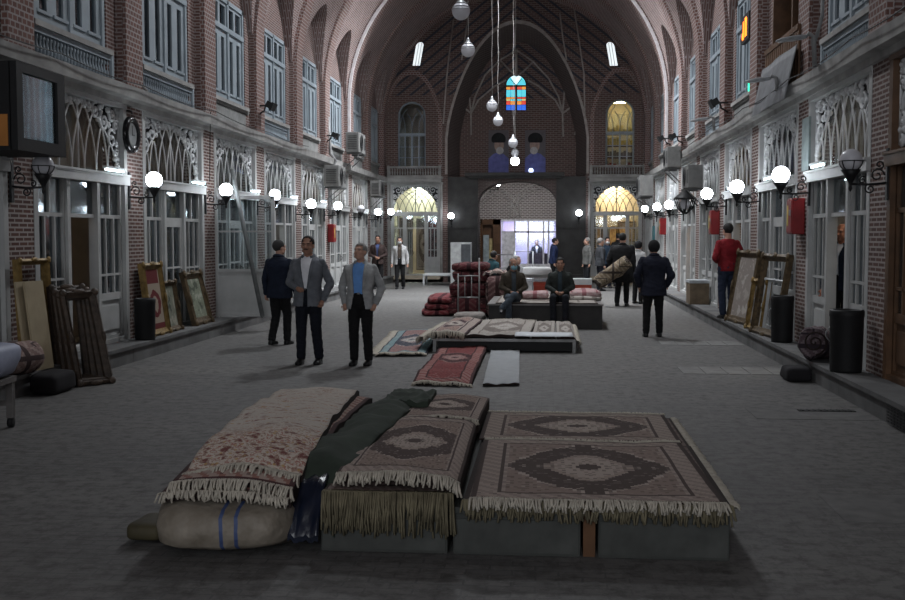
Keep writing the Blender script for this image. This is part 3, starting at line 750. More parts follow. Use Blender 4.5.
def make_shopfront(nm, w, paint, open_leaf=False, seed=0, ornm=ORN, frame_glass=GLASS, wide=.11, hinge=-1, trac=None, tr=.012, ex=1.25):
    """front faces -y; w = clear width"""
    root = empty(nm); W = w/2; z0 = STEP; T_ = 3.62; zt0, zt1 = 2.46, 2.58
    J = wide; fr = MB()
    for s in (-1, 1): fr.box(min(s*W, s*(W-J)), max(s*W, s*(W-J)), -.09, .09, z0, T_)
    fr.box(-W, W, -.10, .08, T_-.07, T_); fr.box(-W, W, -.13, .08, zt0, zt1); fr.box(-W, W, -.15, .0, zt1, zt1+.03)
    fr.box(-W+J, W-J, -.03, .03, 1.98, 2.03)
    mx = .46 if w > 2.2 else .38
    for s in (-1, 1): fr.box(s*mx-.045, s*mx+.045, -.07, .06, z0, zt0)
    fr.box(-W, W, -.08, .08, z0, z0+.06)
    fr.build('frame', paint, root)
    a = W - J; h = T_ - .09 - zt1
    gl = MB()
    n = 24; b = gl.pts([(0, .03, zt1)] + [(a*math.copysign(abs(math.cos(PI*i/n))**ex, math.cos(PI*i/n)), .03, zt1 + h*max(0, math.sin(PI*i/n))**ex) for i in range(n+1)])
    for i in range(n): gl.face((b, b+1+i, b+2+i), 0)
    gl.build('lunette_glass', frame_glass, root)
    arch_tracery(a, zt1, h, tr, ex).build('tracery', trac or (ORN if paint is not WOODB else paint), root)
    scrolls(a, zt1, h, T_-.07, .024, ex).build('spandrel_ornament', ornm, root)
    bk = [(x, z) for x, z in [(a, zt1)] + [(a, T_-.07), (-a, T_-.07), (-a, zt1)]] + [(-a*math.copysign(abs(math.cos(PI*i/20))**ex, math.cos(PI*i/20))*.999, zt1 + h*max(0, math.sin(PI*i/20))**ex) for i in range(0, 21)]
    me = plate([bk], .01); o = obj('spandrel_backing', me, root, (0, .05, 0), DARK)  # dark sheet stands for the unlit interior behind the ornament
    # side lights
    for s in (-1, 1):
        x0, x1 = sorted((s*(mx+.045), s*(W-J)))
        sd = MB(); c = (x1-x0)
        sd.box(x0, x1, -.03, .04, z0, .34); sd.box(x0, x1, -.03, .04, .84, .94)
        sd.box(x0, x0+.05, -.035, .04, z0, 2.46); sd.box(x1-.05, x1, -.035, .04, z0, 2.46)
        sd.box(x0, x1, .0, .03, .34, .84)
        sd.box(x0+.10, x1-.10, -.022, .0, .42, .76)
        for q in (1/3, 2/3): sd.box(x0+c*q-.016, x0+c*q+.016, -.03, .03, .94, 1.98)
        sd.box(x0, x1, -.03, .03, 1.18, 1.21)
        sd.box(x0+c/2-.016, x0+c/2+.016, -.03, .03, 2.03, zt0)
        sl = sd.build('side_light', paint, root)
        g = MB(); g.box(x0, x1, .004, .008, .9, zt0); g.build('side_glass', frame_glass, sl)
    # door leaf
    dl = MB(); q = mx - .045
    dl.box(-q, -q+.085, -.03, .02, z0+.06, 1.98); dl.box(q-.085, q, -.03, .02, z0+.06, 1.98)
    dl.box(-q, q, -.03, .02, z0+.06, .36); dl.box(-q, q, -.03, .02, .82, .95); dl.box(-q, q, -.03, .02, 1.88, 1.98)
    dl.box(-q+.08, q-.08, -.012, .01, .36, .82); dl.box(-q+.14, q-.14, -.024, -.01, .43, .75)
    dl.box(-.018, .018, -.025, .015, .95, 1.88); dl.box(-q, q, -.025, .015, 1.2, 1.23)
    for i in range(len(dl.v)): dl.v[i] = dl.v[i] + V(q if hinge < 0 else -q, 0, 0)
    leaf = dl.build('door_leaf', paint, root, (q*hinge, 0, 0), (0, 0, math.radians(80)*-hinge if open_leaf else 0)); HX = 0 if hinge < 0 else -2*q
    g = MB(); g.box(HX+.08, HX+2*q-.08, .0, .004, .95, 1.88); g.build('door_glass', frame_glass, leaf)
    hd = MB(); hd.M = T(0, 0, 0) if hinge < 0 else Matrix.Scale(-1, 4, (1, 0, 0)); hd.tube([(2*q-.045, -.03, 1.02), (2*q-.045, -.08, 1.03), (2*q-.045, -.085, 1.1), (2*q-.045, -.03, 1.13)], .008, 6)
    hd.box(2*q-.065, 2*q-.025, -.036, -.028, .98, 1.18); hd.build('door_handle', BLACK, leaf)
    g = MB(); g.box(-q, q, .004, .008, 2.03, zt0); g.build('transom_glass', frame_glass, root)
    return root
nd = 0
def put_front(src, loc, rot, label, first):
    global nd
    o = src if first else dup(src)
    nd += 1; o.name = 'door_%d' % nd; o.location = loc; o.rotation_euler = (0, 0, rot)
    return struct(o, label, 'shopfront')
BW = PIT - .62
SF = make_shopfront('door_0', BW, PAINT); SFO = make_shopfront('door_00', BW, PAINT, True); SFR = make_shopfront('door_0000', BW, PAINT, True, hinge=1); SFW = make_shopfront('door_000', BW, WOODB)
used = set()
def bayY(k): return PY(k) + PIT/2
for k in range(-1, K1):
    for s, nm in ((-1, 'left'), (1, 'right')):
        src = SF
        if s < 0 and k in (0, 3): src = SFO
        if s > 0 and k in (0, 4, 2): src = SFR
        if s > 0 and k == -1: src = SFW
        lab = '%s arched shopfront with tracery fanlight, %s bay from the camera, %s wall' % ('brown wood' if src is SFW else 'grey painted', ORD[k+1], nm)
        put_front(src, (s*(XW+.08), bayY(k), 0), PI/2 if s < 0 else -PI/2, lab, src.name not in used and src not in used)
        used.add(src)

# --- upper windows ----------------------------------------------------------
def make_window(nm, style):
    root = empty(nm); w, z0, z1 = 2.1, 4.34, 6.28; W = w/2
    fr = MB()
    for s in (-1, 1): fr.box(min(s*W, s*(W-.08)), max(s*W, s*(W-.08)), -.06, .08, z0, z1)
    fr.box(-W, W, -.06, .08, z1-.08, z1); fr.box(-W, W, -.07, .06, 5.66, 5.75); fr.box(-.045, .045, -.06, .06, z0, z1)
    fr.build('frame', WINP, root)
    sb = MB(); sb.box(-W-.12, W+.12, -.14, .08, z0-.07, z0); sb.build('sill', STONE, root)
    pw = (W - .08 - .045) / 2
    for s in (-1, 1):
        for i in range(2):
            x0 = s * (.045 + pw*i) if s > 0 else -(.045 + pw*(i+1)); x1 = x0 + pw
            c = MB(); e = .13
            c.box(x0, x0+e, -.03, .03, z0, 5.66); c.box(x1-e, x1, -.03, .03, z0, 5.66)
            c.box(x0+e, x1-e, -.03, .03, z0, z0+.16); c.box(x0+e, x1-e, -.03, .03, 5.54, 5.66)
            c.box(x0+.03, x1-.03, -.055, -.03, z0+.13, z0+.17)
            c.box(x0, x0+.06, -.03, .03, 5.75, z1); c.box(x1-.06, x1, -.03, .03, 5.75, z1); c.box(x0, x1, -.03, .03, z1-.14, z1)
            q = c.build('casement', WINP, root)
            g = MB(); g.box(x0, x1, .0, .004, z0, z1); g.build('pane', GLASS, q)
    # parapet below
    if style == 'balusters':
        b = MB(); b.box(-1.24, 1.24, -.10, -.02, 4.20, 4.27); b.box(-1.24, 1.24, -.10, -.02, 3.88, 3.94)
        b.box(-1.24, -1.16, -.11, .0, 3.88, 4.3); b.box(1.16, 1.24, -.11, .0, 3.88, 4.3)
        b.build('balustrade_rail', WINP, root)
        for i in range(24):
            x = -1.10 + 2.2*i/23; c = MB()
            c.lathe([(.012, 3.94), (.026, 3.98), (.03, 4.03), (.016, 4.08), (.014, 4.12), (.026, 4.15), (.02, 4.20)], (x, -.06, 0), 7)
            c.build('baluster', WINP, root)
        p = MB(); p.box(-1.2, 1.2, -.0, .05, 3.86, 4.28); p.build('parapet_panel', pm('parapet_panel', (.15,.16,.165), .8), root)
    else:
        p = MB(); p.box(-1.24, 1.24, -.06, .05, 3.86, 4.28); p.box(-1.1, 1.1, -.075, -.06, 3.94, 4.2)
        p.box(-1.24, 1.24, -.10, .0, 4.22, 4.28); p.build('parapet_panel', pm('parapet_plain', (.23,.235,.23), .75), root)
    return root
WB = make_window('window_0', 'balusters'); WP = make_window('window_00', 'plain'); nw = 0
wb_used = wp_used = False
for k in range(-1, K1):
    for s, nm in ((-1, 'left'), (1, 'right')):
        if s > 0 and k == 1: continue          # the open wooden balcony stands here
        bal = k <= 1 or k == 3
        if bal: o = dup(WB) if wb_used else WB; wb_used = True
        else: o = dup(WP) if wp_used else WP; wp_used = True
        nw += 1; o.name = 'window_%d' % nw; o.location = (s*(XU + .17), bayY(k), 0); o.rotation_euler = (0, 0, PI/2 if s < 0 else -PI/2)
        struct(o, 'tall grey casement window over a %s, %s bay from the camera, %s wall' % ('balustrade' if bal else 'plain parapet', ORD[k+1], nm), 'window')
# ================================================================== END OF THE HALL
def end_mat():
    t = NT('brick_end_patterned'); x = t.n('TexBrick'); uv = t.coord('UV'); t.put(x.inputs['Vector'], uv)
    t.put(x.inputs['Color1'], (.125, .072, .063)); t.put(x.inputs['Color2'], (.085, .053, .047)); t.put(x.inputs['Mortar'], (.19, .16, .15))
    for k, v in (('Scale', 1), ('Brick Width', .21), ('Row Height', .075), ('Mortar Size', .013), ('Mortar Smooth', .2)): x.inputs[k].default_value = v
    sp = t.n('SeparateXYZ'); t.put(sp.inputs[0], uv)
    ax = t.m('ABSOLUTE', t.m('SUBTRACT', sp.outputs[0], AX))
    q = t.m('FRACT', t.m('MULTIPLY', t.m('ADD', t.m('MULTIPLY', ax, .8), sp.outputs[1]), 2.6))
    st = t.m('MULTIPLY', t.m('LESS_THAN', q, .26), t.m('GREATER_THAN', sp.outputs[1], 6.9))
    c = t.mix(t.m('MULTIPLY', st, .85), x.outputs['Color'], (.028, .038, .058))
    return t.done(c, .9)
B_ENDP = end_mat()
def ptarch(cx, w, z0, zs, za, n=14):
    """outline of a pointed arch, bottom left up and over to bottom right"""
    h = za - zs; L = [(cx - w, z0)]
    for i in range(n + 1):
        q = i / n; L.append((cx - w * (1 - q ** 1.35) if i else cx - w, zs + h * math.sin(q * PI/2) ** .92))
    Rr = [(2*cx - x, z) for x, z in L[::-1]][1:]
    return L + Rr
def rarch(cx, w, z0, zs, n=12):
    return [(cx - w, z0)] + [(cx - w*math.cos(PI*i/n), zs + w*math.sin(PI*i/n)) for i in range(n+1)] + [(cx + w, z0)]
NA = 30
outer = [(-5.4, 0), (-5.4, 6.2)] + [(-5.1*math.cos(PI*i/NA), ZS + 5.05*math.sin(PI*i/NA)) for i in range(NA+1)] + [(5.4, 6.2), (5.4, 0)]
IW = 2.55
DL, DR, DW = -3.64, 3.78, 1.86
holes = [ptarch(AX, IW, -.1, 5.3, 9.45), [(DL-DW/2, .1), (DL+DW/2, .1), (DL+DW/2, 3.62), (DL-DW/2, 3.62)], [(DR-DW/2, .1), (DR+DW/2, .1), (DR+DW/2, 3.62), (DR-DW/2, 3.62)],
         rarch(-3.76, .52, 4.22, 6.16), rarch(3.88, .52, 4.22, 6.16)]
SL = []
for px, s in ((418, -1), (612, 1)):
    c = on_y(px, 54, YE); SL.append((c.x, c.z, s)); q = rarch(0, .15, -.42, .3)
    holes.append([(c.x + x*.98 - s*z*.18, c.z + z) for x, z in q])
ol = [(x, max(z, 0)) for x, z in outer]
ol = [ol[0]] + [(AX - IW, 0)] + ptarch(AX, IW, -.1, 5.3, 9.45)[1:-1] + [(AX + IW, 0)] + ol[::-1][:-1]
# outline running round the iwan opening, which is open at the floor
ol = [(-5.4, 0), (AX - IW, 0)] + ptarch(AX, IW, -.1, 5.3, 9.45)[1:-1] + [(AX + IW, 0), (5.4, 0)] + outer[1:-1][::-1]
struct(obj('wall_end', plate([ol] + holes[1:], .3), None, (0, YE, 0), B_ENDP), 'end wall of dark patterned brick around a tall pointed niche', 'wall')
# raised pointed brick surrounds
def ring(cx, w, z0, zs, za, t, dep, y, mat, label):
    o = ptarch(cx, w + t, z0, zs, za + t*1.4); i = ptarch(cx, w, z0, zs, za)
    trim(obj('trim', plate([o + i[::-1]], dep), None, (0, y - dep, 0), mat), label)
ring(-3.76, 1.0, 4.2, 6.0, 7.65, .13, .07, YE, B_RIB, 'raised pointed brick surround of the left arched window')
ring(3.88, .95, 4.2, 6.0, 7.65, .13, .07, YE, B_RIB, 'raised pointed brick surround of the right arched window')
PLW = pm('pale_rib_line', (.34, .31, .29), .9, var=.2)
ring(AX, IW, 4.0, 5.3, 9.45, .09, .06, YE, PLW, 'pale pointed line framing the end niche')
# niche: tunnel and back wall
YBK = 41.1
m = MB(); A = ptarch(AX, IW, 3.95, 5.3, 9.45); Bk = ptarch(AX, IW - .35, 3.95, 5.2, 9.0)
for i in range(len(A) - 1):
    L = i * .3
    m.face([m.pts([(A[i][0], YE+.05, A[i][1]), (A[i+1][0], YE+.05, A[i+1][1]), (Bk[i+1][0], YBK+.02, Bk[i+1][1]), (Bk[i][0], YBK+.02, Bk[i][1])]) + q for q in range(4)], 0)
struct(m.build('wall_niche', B_END), 'curved brick sides of the end niche', 'wall')
sg = on_y(516, 94, YBK)
SGX = sg.x
bk = [(AX-IW-.1, 3.95), (AX-IW-.1, 9.6), (AX+IW+.1, 9.6), (AX+IW+.1, 3.95)]
sz0, sz1 = on_y(516, 110.5, YBK).z, on_y(516, 85, YBK).z
struct(obj('wall_niche_back', plate([bk, rarch(SGX, .40, sz0, sz1)], .2), None, (0, YBK, 0), B_ENDP), 'dark brick back of the end niche', 'wall')
# fan of raised ribs on the back of the niche
def pz(x, y): q = on_y(400 + x/3, y/3, YBK - .05); return (q.x, YBK - .04, q.z)
m = MB()
for L in ([(213,405),(213,340),(225,290),(255,225),(300,180),(350,150)], [(213,340),(195,325),(178,310)], [(213,340),(206,270),(206,200),(222,165)], [(213,340),(235,300),(285,258),(318,240)],
          [(490,410),(488,340),(476,290),(446,235),(400,185),(350,150)], [(488,340),(508,325),(532,310)], [(488,340),(494,270),(494,200),(478,165)], [(488,340),(466,300),(416,258),(384,240)],
          [(178,405),(168,370),(182,352)], [(524,405),(534,370),(520,352)], [(350,150),(350,228)], [(300,180),(330,212),(350,228),(372,212),(400,185)]):
    m.tube([pz(*p) for p in L], .035, 5)
trim(m.build('trim', PLW), 'pale ribs fanning over the back of the end niche')
# lines over the semi-dome on the end wall
m = MB()
def pe(x, y): q = on_y(400 + x/3, y/3, YE - .03); return (q.x, YE - .03, q.z)
for L in ([(130,372),(140,230),(160,60)], [(555,372),(552,220),(522,20)], [(185,180),(196,110),(205,40)], [(500,180),(488,110),(480,40)]):
    L = [pe(*p) for p in L]; m.tube(L, .03, 5)
trim(m.build('trim', PLW), 'pale ribs rising beside the pointed niche')

# stained glass window
win = struct(empty('window_%d' % (nw + 1), (SGX, YBK, 0)), 'small stained glass window glowing high in the end niche', 'window'); nw += 1
def em(n, c, s=1.): return emit('stained_' + n, c, s)
GC, GW, GB, GR, GO, GY = em('cyan', (.10, .62, .75), 1.0), em('white', (.75, .95, 1.), 1.2), em('blue', (.03, .15, .8), .9), em('red', (.75, .07, .04), .9), em('orange', (.9, .32, .05), .9), em('yellow', (.8, .7, .3), .8)
fr = MB(); W = .39; hgt = sz1 - sz0
fr.tube([(-W, .05, sz0), (-W, .05, sz1)] + [(-W*math.cos(PI*i/14), .05, sz1 + W*math.sin(PI*i/14)) for i in range(1, 14)] + [(W, .05, sz1), (W, .05, sz0), (-W, .05, sz0)], .03, 5)
fr.box(-W, W, .02, .08, sz1-.06, sz1-.0); fr.box(-.045, .045, .02, .08, sz0, sz1)
for s in (-1, 1):
    fr.tube([(0, .05, sz1), (s*.19, .05, sz1+.2), (s*.2, .05, sz1+.24)], .012, 4)
    for q in (.12, .42, .5, .58, .74): fr.box(min(s*.045, s*W), max(s*.045, s*W), .03, .06, sz1-.06-q*hgt*.96-.006, sz1-.06-q*hgt*.96+.006)
    fr.box(s*.215-.006, s*.215+.006, .03, .06, sz0, sz1)
fr.build('frame', BLACK, win)
pn = MB(); mats = [GC, GW, GB, GR, GO, GY]
def cell(x0, x1, q0, q1, mi): pn.box(x0, x1, .07, .075, sz1-.06-q1*hgt*.94, sz1-.06-q0*hgt*.94, mi)
n = 16; b = pn.pts([(0, .07, sz1)] + [(W*math.cos(PI*i/n), .07, sz1 + W*math.sin(PI*i/n)) for i in range(n+1)])
for i in range(n): pn.face((b, b+1+i, b+2+i), 1 if 5 <= i < 11 else 0)
for s in (-1, 1):
    for j in range(2):
        x0, x1 = sorted((s*(.045 + .17*j), s*(.045 + .17*(j+1))))
        cell(x0, x1, 0, .12, 3 if j == 0 else 4); cell(x0, x1, .12, .42, 0); cell(x0, x1, .42, .5, 4 if s < 0 else 3); cell(x0, x1, .5, .58, 5 if j else 0); cell(x0, x1, .58, .74, 3 if j else 4); cell(x0, x1, .74, 1.0, 2)
pn.build('stained_panes', mats, win)
# slit lights
SLM = emit('slit_daylight', (.85, .92, .95), 1.0)
for cx, cz, s in SL:
    o = struct(empty('window_%d' % (nw + 1), (cx, YE, cz)), 'small arched slit of daylight high in the end wall, %s of the niche' % ('left' if s < 0 else 'right'), 'window'); nw += 1
    q = [(x*.98 - s*z*.18, z) for x, z in rarch(0, .15, -.42, .3)]
    obj('pane', plate([q], .02), o, (0, .15, 0), SLM)
    f = MB()
    for d in (-.05, .05): f.tube([(d + s*.07, .13, -.42), (d - s*.07, .13, .42)], .012, 4)
    f.build('bars', pm('slit_bar', (.5, .5, .48), .7), o)
# arched upper windows
def arched_window(cx, label, z0=4.22, w=.52, zs=6.16):
    global nw
    nw += 1; o = struct(empty('window_%d' % nw, (cx, YE + .1, 0)), label, 'window')
    f = MB(); W = w
    f.tube([(-W+.03, 0, z0), (-W+.03, 0, zs)] + [(-(W-.03)*math.cos(PI*i/14), 0, zs + (W-.03)*math.sin(PI*i/14)) for i in range(1, 14)] + [(W-.03, 0, zs), (W-.03, 0, z0), (-W+.03, 0, z0)], .04, 4)
    f.box(-W, W, -.04, .04, zs-.72, zs-.64); f.box(-.03, .03, -.04, .04, z0, zs - .68)
    for x in (-.26, .26): f.box(x-.022, x+.022, -.03, .03, z0, zs-.68)
    f.build('frame', WINP, o)
    f = MB()
    for q in (.42, .84, 1.26): f.box(-W, W, -.02, .02, z0+q*.95-.012, z0+q*.95+.012)
    for d in (-1, 1):
        for x0 in (0, d*.26):
            f.tube([(x0, 0, zs-.68)] + [(x0 + d*.5*(1-math.cos(t)), 0, zs - .4 + .62*math.sin(t)) for t in (0, .3, .6, .9) if (x0 + d*.5*(1-math.cos(t)))**2 + max(0, .62*math.sin(t)-.4)**2 < .24], .015, 4)
        f.tube([(d*(W-.05), 0, zs-.64)] + [(d*(W-.05) - d*.5*(1-math.cos(t)), 0, zs - .55 + .9*math.sin(t)) for t in (.3, .6, .9, 1.15)], .015, 4)
    f.build('muntins', WINP, o)
    g = MB(); g.box(-W, W, .01, .014, z0, zs); b = g.pts([(0, .01, zs)] + [(W*math.cos(PI*i/14), .01, zs + W*math.sin(PI*i/14)) for i in range(15)])
    for i in range(14): g.face((b, b+1+i, b+2+i))
    g.build('pane', GLASS, o)
arched_window(-3.76, 'dark arched window above the balcony left of the end niche'); arched_window(3.88, 'lit arched window above the balcony right of the end niche')
# balconies of the end wall, cornice
for cx, nm in ((DL, 'left'), (DR, 'right')):
    o = tag(empty('balcony', (cx, YE, 0)), 'small baluster balcony under the arched window %s of the end niche' % nm, 'balcony', kind='structure'); W = 1.0
    f = MB(); f.box(-W, W, -.3, .0, 3.70, 3.84); f.box(-W-.05, W+.05, -.36, .0, 3.84, 3.90); f.build('ledge', STONE, o)
    f = MB(); f.box(-W, W, -.33, -.26, 4.22, 4.28); f.box(-W, W, -.33, -.26, 3.90, 3.95)
    for x in (-W+.04, W-.04): f.box(x-.04, x+.04, -.34, -.25, 3.9, 4.3)
    f.build('balcony_rail', STONE, o)
    for i in range(20):
        c = MB(); c.lathe([(.012, 3.95), (.026, 4.0), (.03, 4.05), (.014, 4.12), (.022, 4.18), (.018, 4.22)], (-W + .1 + (2*W-.2)*i/19, -.295, 0), 6); c.build('baluster', STONE, o)
    c = MB(); c.box(-1.05, 1.05, -.16, 0, 3.62, 3.70); c.box(-1.03, -.95, -.1, 0, STEP, 3.62); c.box(.95, 1.03, -.1, 0, STEP, 3.62)
    trim(obj('trim', c.mesh('trim', STONE), None, (cx, YE, 0)), 'stone surround of the shopfront %s of the end portal' % nm)
# end shopfronts
ORNB = pm('ornament_black', (.02, .022, .024), .5)
TRD = pm('tracery_dark', (.10, .105, .105), .6)  # dark silhouette against bright glass put into the tracery colour
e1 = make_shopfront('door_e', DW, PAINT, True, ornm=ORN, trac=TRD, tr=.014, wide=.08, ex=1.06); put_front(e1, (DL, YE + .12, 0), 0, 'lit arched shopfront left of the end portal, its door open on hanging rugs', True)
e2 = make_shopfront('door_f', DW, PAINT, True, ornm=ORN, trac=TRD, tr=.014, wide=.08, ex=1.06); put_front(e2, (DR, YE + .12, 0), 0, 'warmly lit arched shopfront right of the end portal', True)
# rooms behind them
m = MB()
for cx in (DL, DR):
    x0, x1 = cx - 1.05, cx + 1.05
    m.box(x0, x1, 42.4, 42.5, 0, 6.9, 0); m.box(x0-.06, x0, YE+.3, 42.5, 0, 6.9, 0); m.box(x1, x1+.06, YE+.3, 42.5, 0, 6.9, 0)
    m.box(x0, x1, YE+.3, 42.5, 3.66, 3.74, 0); m.box(x0, x1, YE+.3, 42.5, 6.85, 6.9, 0); m.box(x0, x1, YE, 42.5, 0, STEP, 0)
struct(m.build('wall_shops_end', PLASTER_W), 'cream rooms behind the end shopfronts', 'wall')
# --- portal block with dark granite piers
c0 = on_y(478, 235, 40.).x; c1 = on_y(556, 235, 40.).x; pc = (c0 + c1)/2; pw = (c1 - c0)/2
def parch(w, z0, zs, za, n=14):
    L = [(pc - w, z0)]
    for i in range(n + 1):
        a = PI/2*i/n; L.append((pc - w*math.cos(a)**.85, zs + (za - zs)*math.sin(a)))
    return L + [(2*pc - x, z) for x, z in L[::-1]][1:]
pa = parch(pw, 0, 2.95, 3.74)
blk = [(AX-IW, 0)] + [(x, z) for x, z in pa[:1]] + pa[1:-1] + [pa[-1], (AX+IW, 0), (AX+IW, 3.92), (AX-IW, 3.92)]
struct(obj('wall_portal', plate([blk], 1.1), None, (0, 40.0, 0), B_END), 'brick portal block in the end niche', 'wall')
m = MB()
for s, xa, xb in ((-1, AX-IW, c0), (1, c1, AX+IW)):
    m.box(xa, xb, 39.93, 40.02, 0, 3.0); m.box(xa, xb, 39.88, 40.02, 2.0, 2.06); m.box(xa+.1, xb-.1, 39.9, 40.0, .4, 1.9); m.box(xa-.02, xb+.02, 39.85, 40.02, 0, .3)
m.box(xa, xb, 39.93, 40.02, 3.0, 3.9); m.box(AX-IW, c0, 39.93, 40.02, 3.0, 3.9)
trim(m.build('trim', GRAN), 'dark granite facing on both sides of the end portal')
m = MB(); m.box(AX-1.9, AX+1.75, 39.72, 40.9, 3.92, 4.05); m.box(AX-1.8, AX+1.65, 39.8, 40.9, 3.84, 3.92)
trim(m.build('trim', GRAN), 'dark ledge above the end portal')
# --- passage beyond
m = MB()
X0, X1, YP = -2.7, 3.0, 46.6
m.box(X0-.1, X0, 41.32, 49.6, 0, 4.6); m.box(X1, X1+.1, 41.32, 49.6, 0, 4.6)
m.box(X0, -.72, YP, YP+.2, 2.42, 5.2); m.box(-.72, 1.75, YP, YP+.2, 2.42, 5.2); m.box(1.75, X1, YP, YP+.2, 0, 5.2); m.box(X0, -1.75, YP, YP+.2, 0, 2.42)
m.box(X0, X1, 41.32, YP+.2, 4.6, 4.7); m.box(-1.75, -1.62, YP, YP+.2, 0, 2.42)
struct(m.build('wall_passage', B_PASS), 'light mortared brick of the passage beyond the portal', 'wall')
m = MB()
for cxx, rr in ((-.9, 1.0), (.9, 1.25)):
    for q in (0, .16): m.tube([(cxx - (rr-q)*math.cos(PI*i/20), YP-.02, 2.5 + (rr-q)*1.15*math.sin(PI*i/20)) for i in range(21)], .03, 4)
for i in range(9): m.tube([(-.6 + i*.14, YP-.02, 3.0 + i*.13), (-.15 + i*.14, YP-.02, 2.95 + i*.1)], .012, 4)
trim(m.build('trim', pm('lime_rib', (.42, .40, .38), .9)), 'pale arched ribs on the passage brickwork')
nd += 1; d = struct(empty('door_%d' % nd, (0, YP, 0)), 'bright white glazed shopfront at the far end of the passage', 'shopfront')
f = MB(); f.box(-.72, -.66, -.05, .05, 0, 2.42); f.box(1.69, 1.75, -.05, .05, 0, 2.42); f.box(-.72, 1.75, -.06, .05, 2.34, 2.42); f.box(-.72, 1.75, -.05, .05, 1.84, 1.92)
for x in (-.14, .44, 1.1, 1.32): f.box(x-.035, x+.035, -.05, .05, 0, 2.4)
f.box(-.66, -.14, -.03, .03, 0, 1.86); f.box(-.14, 1.7, -.04, .04, 0, .5)
f.build('frame', pm('white_door_paint', (.75, .75, .78), .5), d)
g = MB(); g.box(-.14, 1.7, .0, .004, .5, 2.34); g.build('pane', GLASS, d)
m = MB(); m.box(-1.6, 1.9, 49.5, 49.6, 0, 2.6); m.box(-1.6, 1.9, YP+.2, 49.6, 2.55, 2.62); m.box(-.8, -.74, YP+.2, 49.6, 0, 2.6); m.box(1.8, 1.86, YP+.2, 49.6, 0, 2.6)
struct(m.build('wall_far_shop', pm('far_shop_white', (.62, .58, .72), .8, var=.08)), 'white room behind the far glazed shopfront', 'wall')
nd += 1; d = struct(empty('door_%d' % nd, (0, YP, 0)), 'brown wooden doorway with a pale blue panel inside the passage', 'door')
f = MB(); f.box(-1.62, -1.54, -.1, .1, 0, 2.42); f.box(-1.08, -.74, -.1, .1, 0, 2.42); f.box(-1.62, -.74, -.1, .1, 2.2, 2.42); f.box(-1.62, -.74, .1, .16, 0, 2.42); f.build('frame', WOODB, d)
f = MB(); f.box(-1.5, -1.26, -.02, .1, 0, 1.75); f.build('door_leaf', pm('pale_blue_panel', (.35, .42, .45), .6), d)
f = MB(); f.box(-1.24, -1.1, .0, .1, .5, 1.6); f.build('door_pane', pm('yellow_panel', (.55, .45, .22), .6), d)
# ================================================================== LAMPS AND WALL FIXTURES
def wall_lamp(lit):
    """bracket on a wall facing -y; globe centre at the origin of the lamp"""
    r = empty('wall_lamp'); p = MB(); p.box(-.03, .03, .36, .39, -.42, .12); p.build('wall_plate', BLACK, r)
    b = MB(); b.tube([(0, .37, -.24), (0, .2, -.255), (0, 0, -.25)], .014, 6)
    for a0, rr, yy, zz in ((0, .075, .27, -.16), (2, .055, .2, -.30), (4, .05, .29, -.05), (1, .04, .12, -.21)):
        b.tube([(0, yy + rr*(1-.75*t)*math.cos(a0+8*t), zz + rr*(1-.75*t)*math.sin(a0+8*t)) for t in [i/14 for i in range(15)]], .009, 5)
    b.lathe([(.004, -.33), (.02, -.30), (.012, -.26), (.03, -.22), (.06, -.165), (.105, -.10)], (0,0,0), 14); b.build('bracket', BLACK, r)
    g = MB(); g.ell((0, 0, 0), .117, 22, 14); gl = g.build('globe', GLOBE if lit else GLOBE_OFF, r)
    c = MB(); c.tube([(.122*math.cos(2*PI*i/20), .122*math.sin(2*PI*i/20), -.012) for i in range(20)], .006, 5, closed=True)
    for i in range(6):
        a = 2*PI*i/6; c.tube([(math.cos(a)*.122*math.cos(t), math.sin(a)*.122*math.cos(t), -.122*math.sin(t)) for t in (.05, .35, .65, .95)], .006, 5)
    c.build('cage', BLACK, r)
    return r
LON, LOFF = wall_lamp(True), wall_lamp(False); lon = loff = False
def put_lamp(p, rot, lit, label, scale=1):
    global lon, loff
    if lit: o = dup(LON) if lon else LON; lon = True
    else: o = dup(LOFF) if loff else LOFF; loff = True
    o.location = p; o.rotation_euler = (0, 0, rot)
    return tag(o, label, 'lamp', 'globe wall lamps on iron brackets')
XL = XW - .39
lamps_l = [(43,165,0), (154,180,1), (226,190,1), (275,195,1), (311,204,1), (338,206,1), (361,209,0), (378,212,1), (391,212,1)]
ll = ['unlit globe wall lamp under the black display box', 'lit globe wall lamp below the round black wall clock', 'lit globe wall lamp by the white glazed screen', 'lit globe wall lamp above the man walking away in navy',
      'lit globe wall lamp over the head of the man in the dark grey blazer', 'lit globe wall lamp above the left red hose cabinet', 'small unlit globe wall lamp beyond the left red cabinet', 'lit globe wall lamp above the man in the dark brown jacket', 'lit globe wall lamp nearest the left end shopfront']
for (x, y, on), lb in zip(lamps_l, ll): put_lamp(on_x(x, y, -XL), PI/2, on, lb)
lamps_r = [(851,160,0), (781,175,1), (737,187,1), (707,194,1), (669,205,1), (657,207,1), (645,209,1)]
lr = ['unlit globe wall lamp beside the dark wooden shopfront', 'large lit globe wall lamp above the nearer right red hose cabinet', 'lit globe wall lamp over the man in the red sweater', 'lit globe wall lamp above the middle red hose cabinet',
      'lit globe wall lamp third from the right end shopfront', 'lit globe wall lamp second from the right end shopfront', 'lit globe wall lamp nearest the right end shopfront']
for (x, y, on), lb in zip(lamps_r, lr): put_lamp(on_x(x, y, XL), -PI/2, on, lb)
for x, y, lb in ((451,216,'lit globe lamp on the dark granite left of the portal'), (579,213,'lit globe lamp on the dark granite right of the portal')): put_lamp(on_y(x, y, 39.5), 0, True, lb)
o = put_lamp(on_y(498, 184, 41.6), PI/2, True, 'lit globe lamp inside the portal passage'); o.location = on_y(498, 184, 41.6); o.scale = (.8,.8,.8)
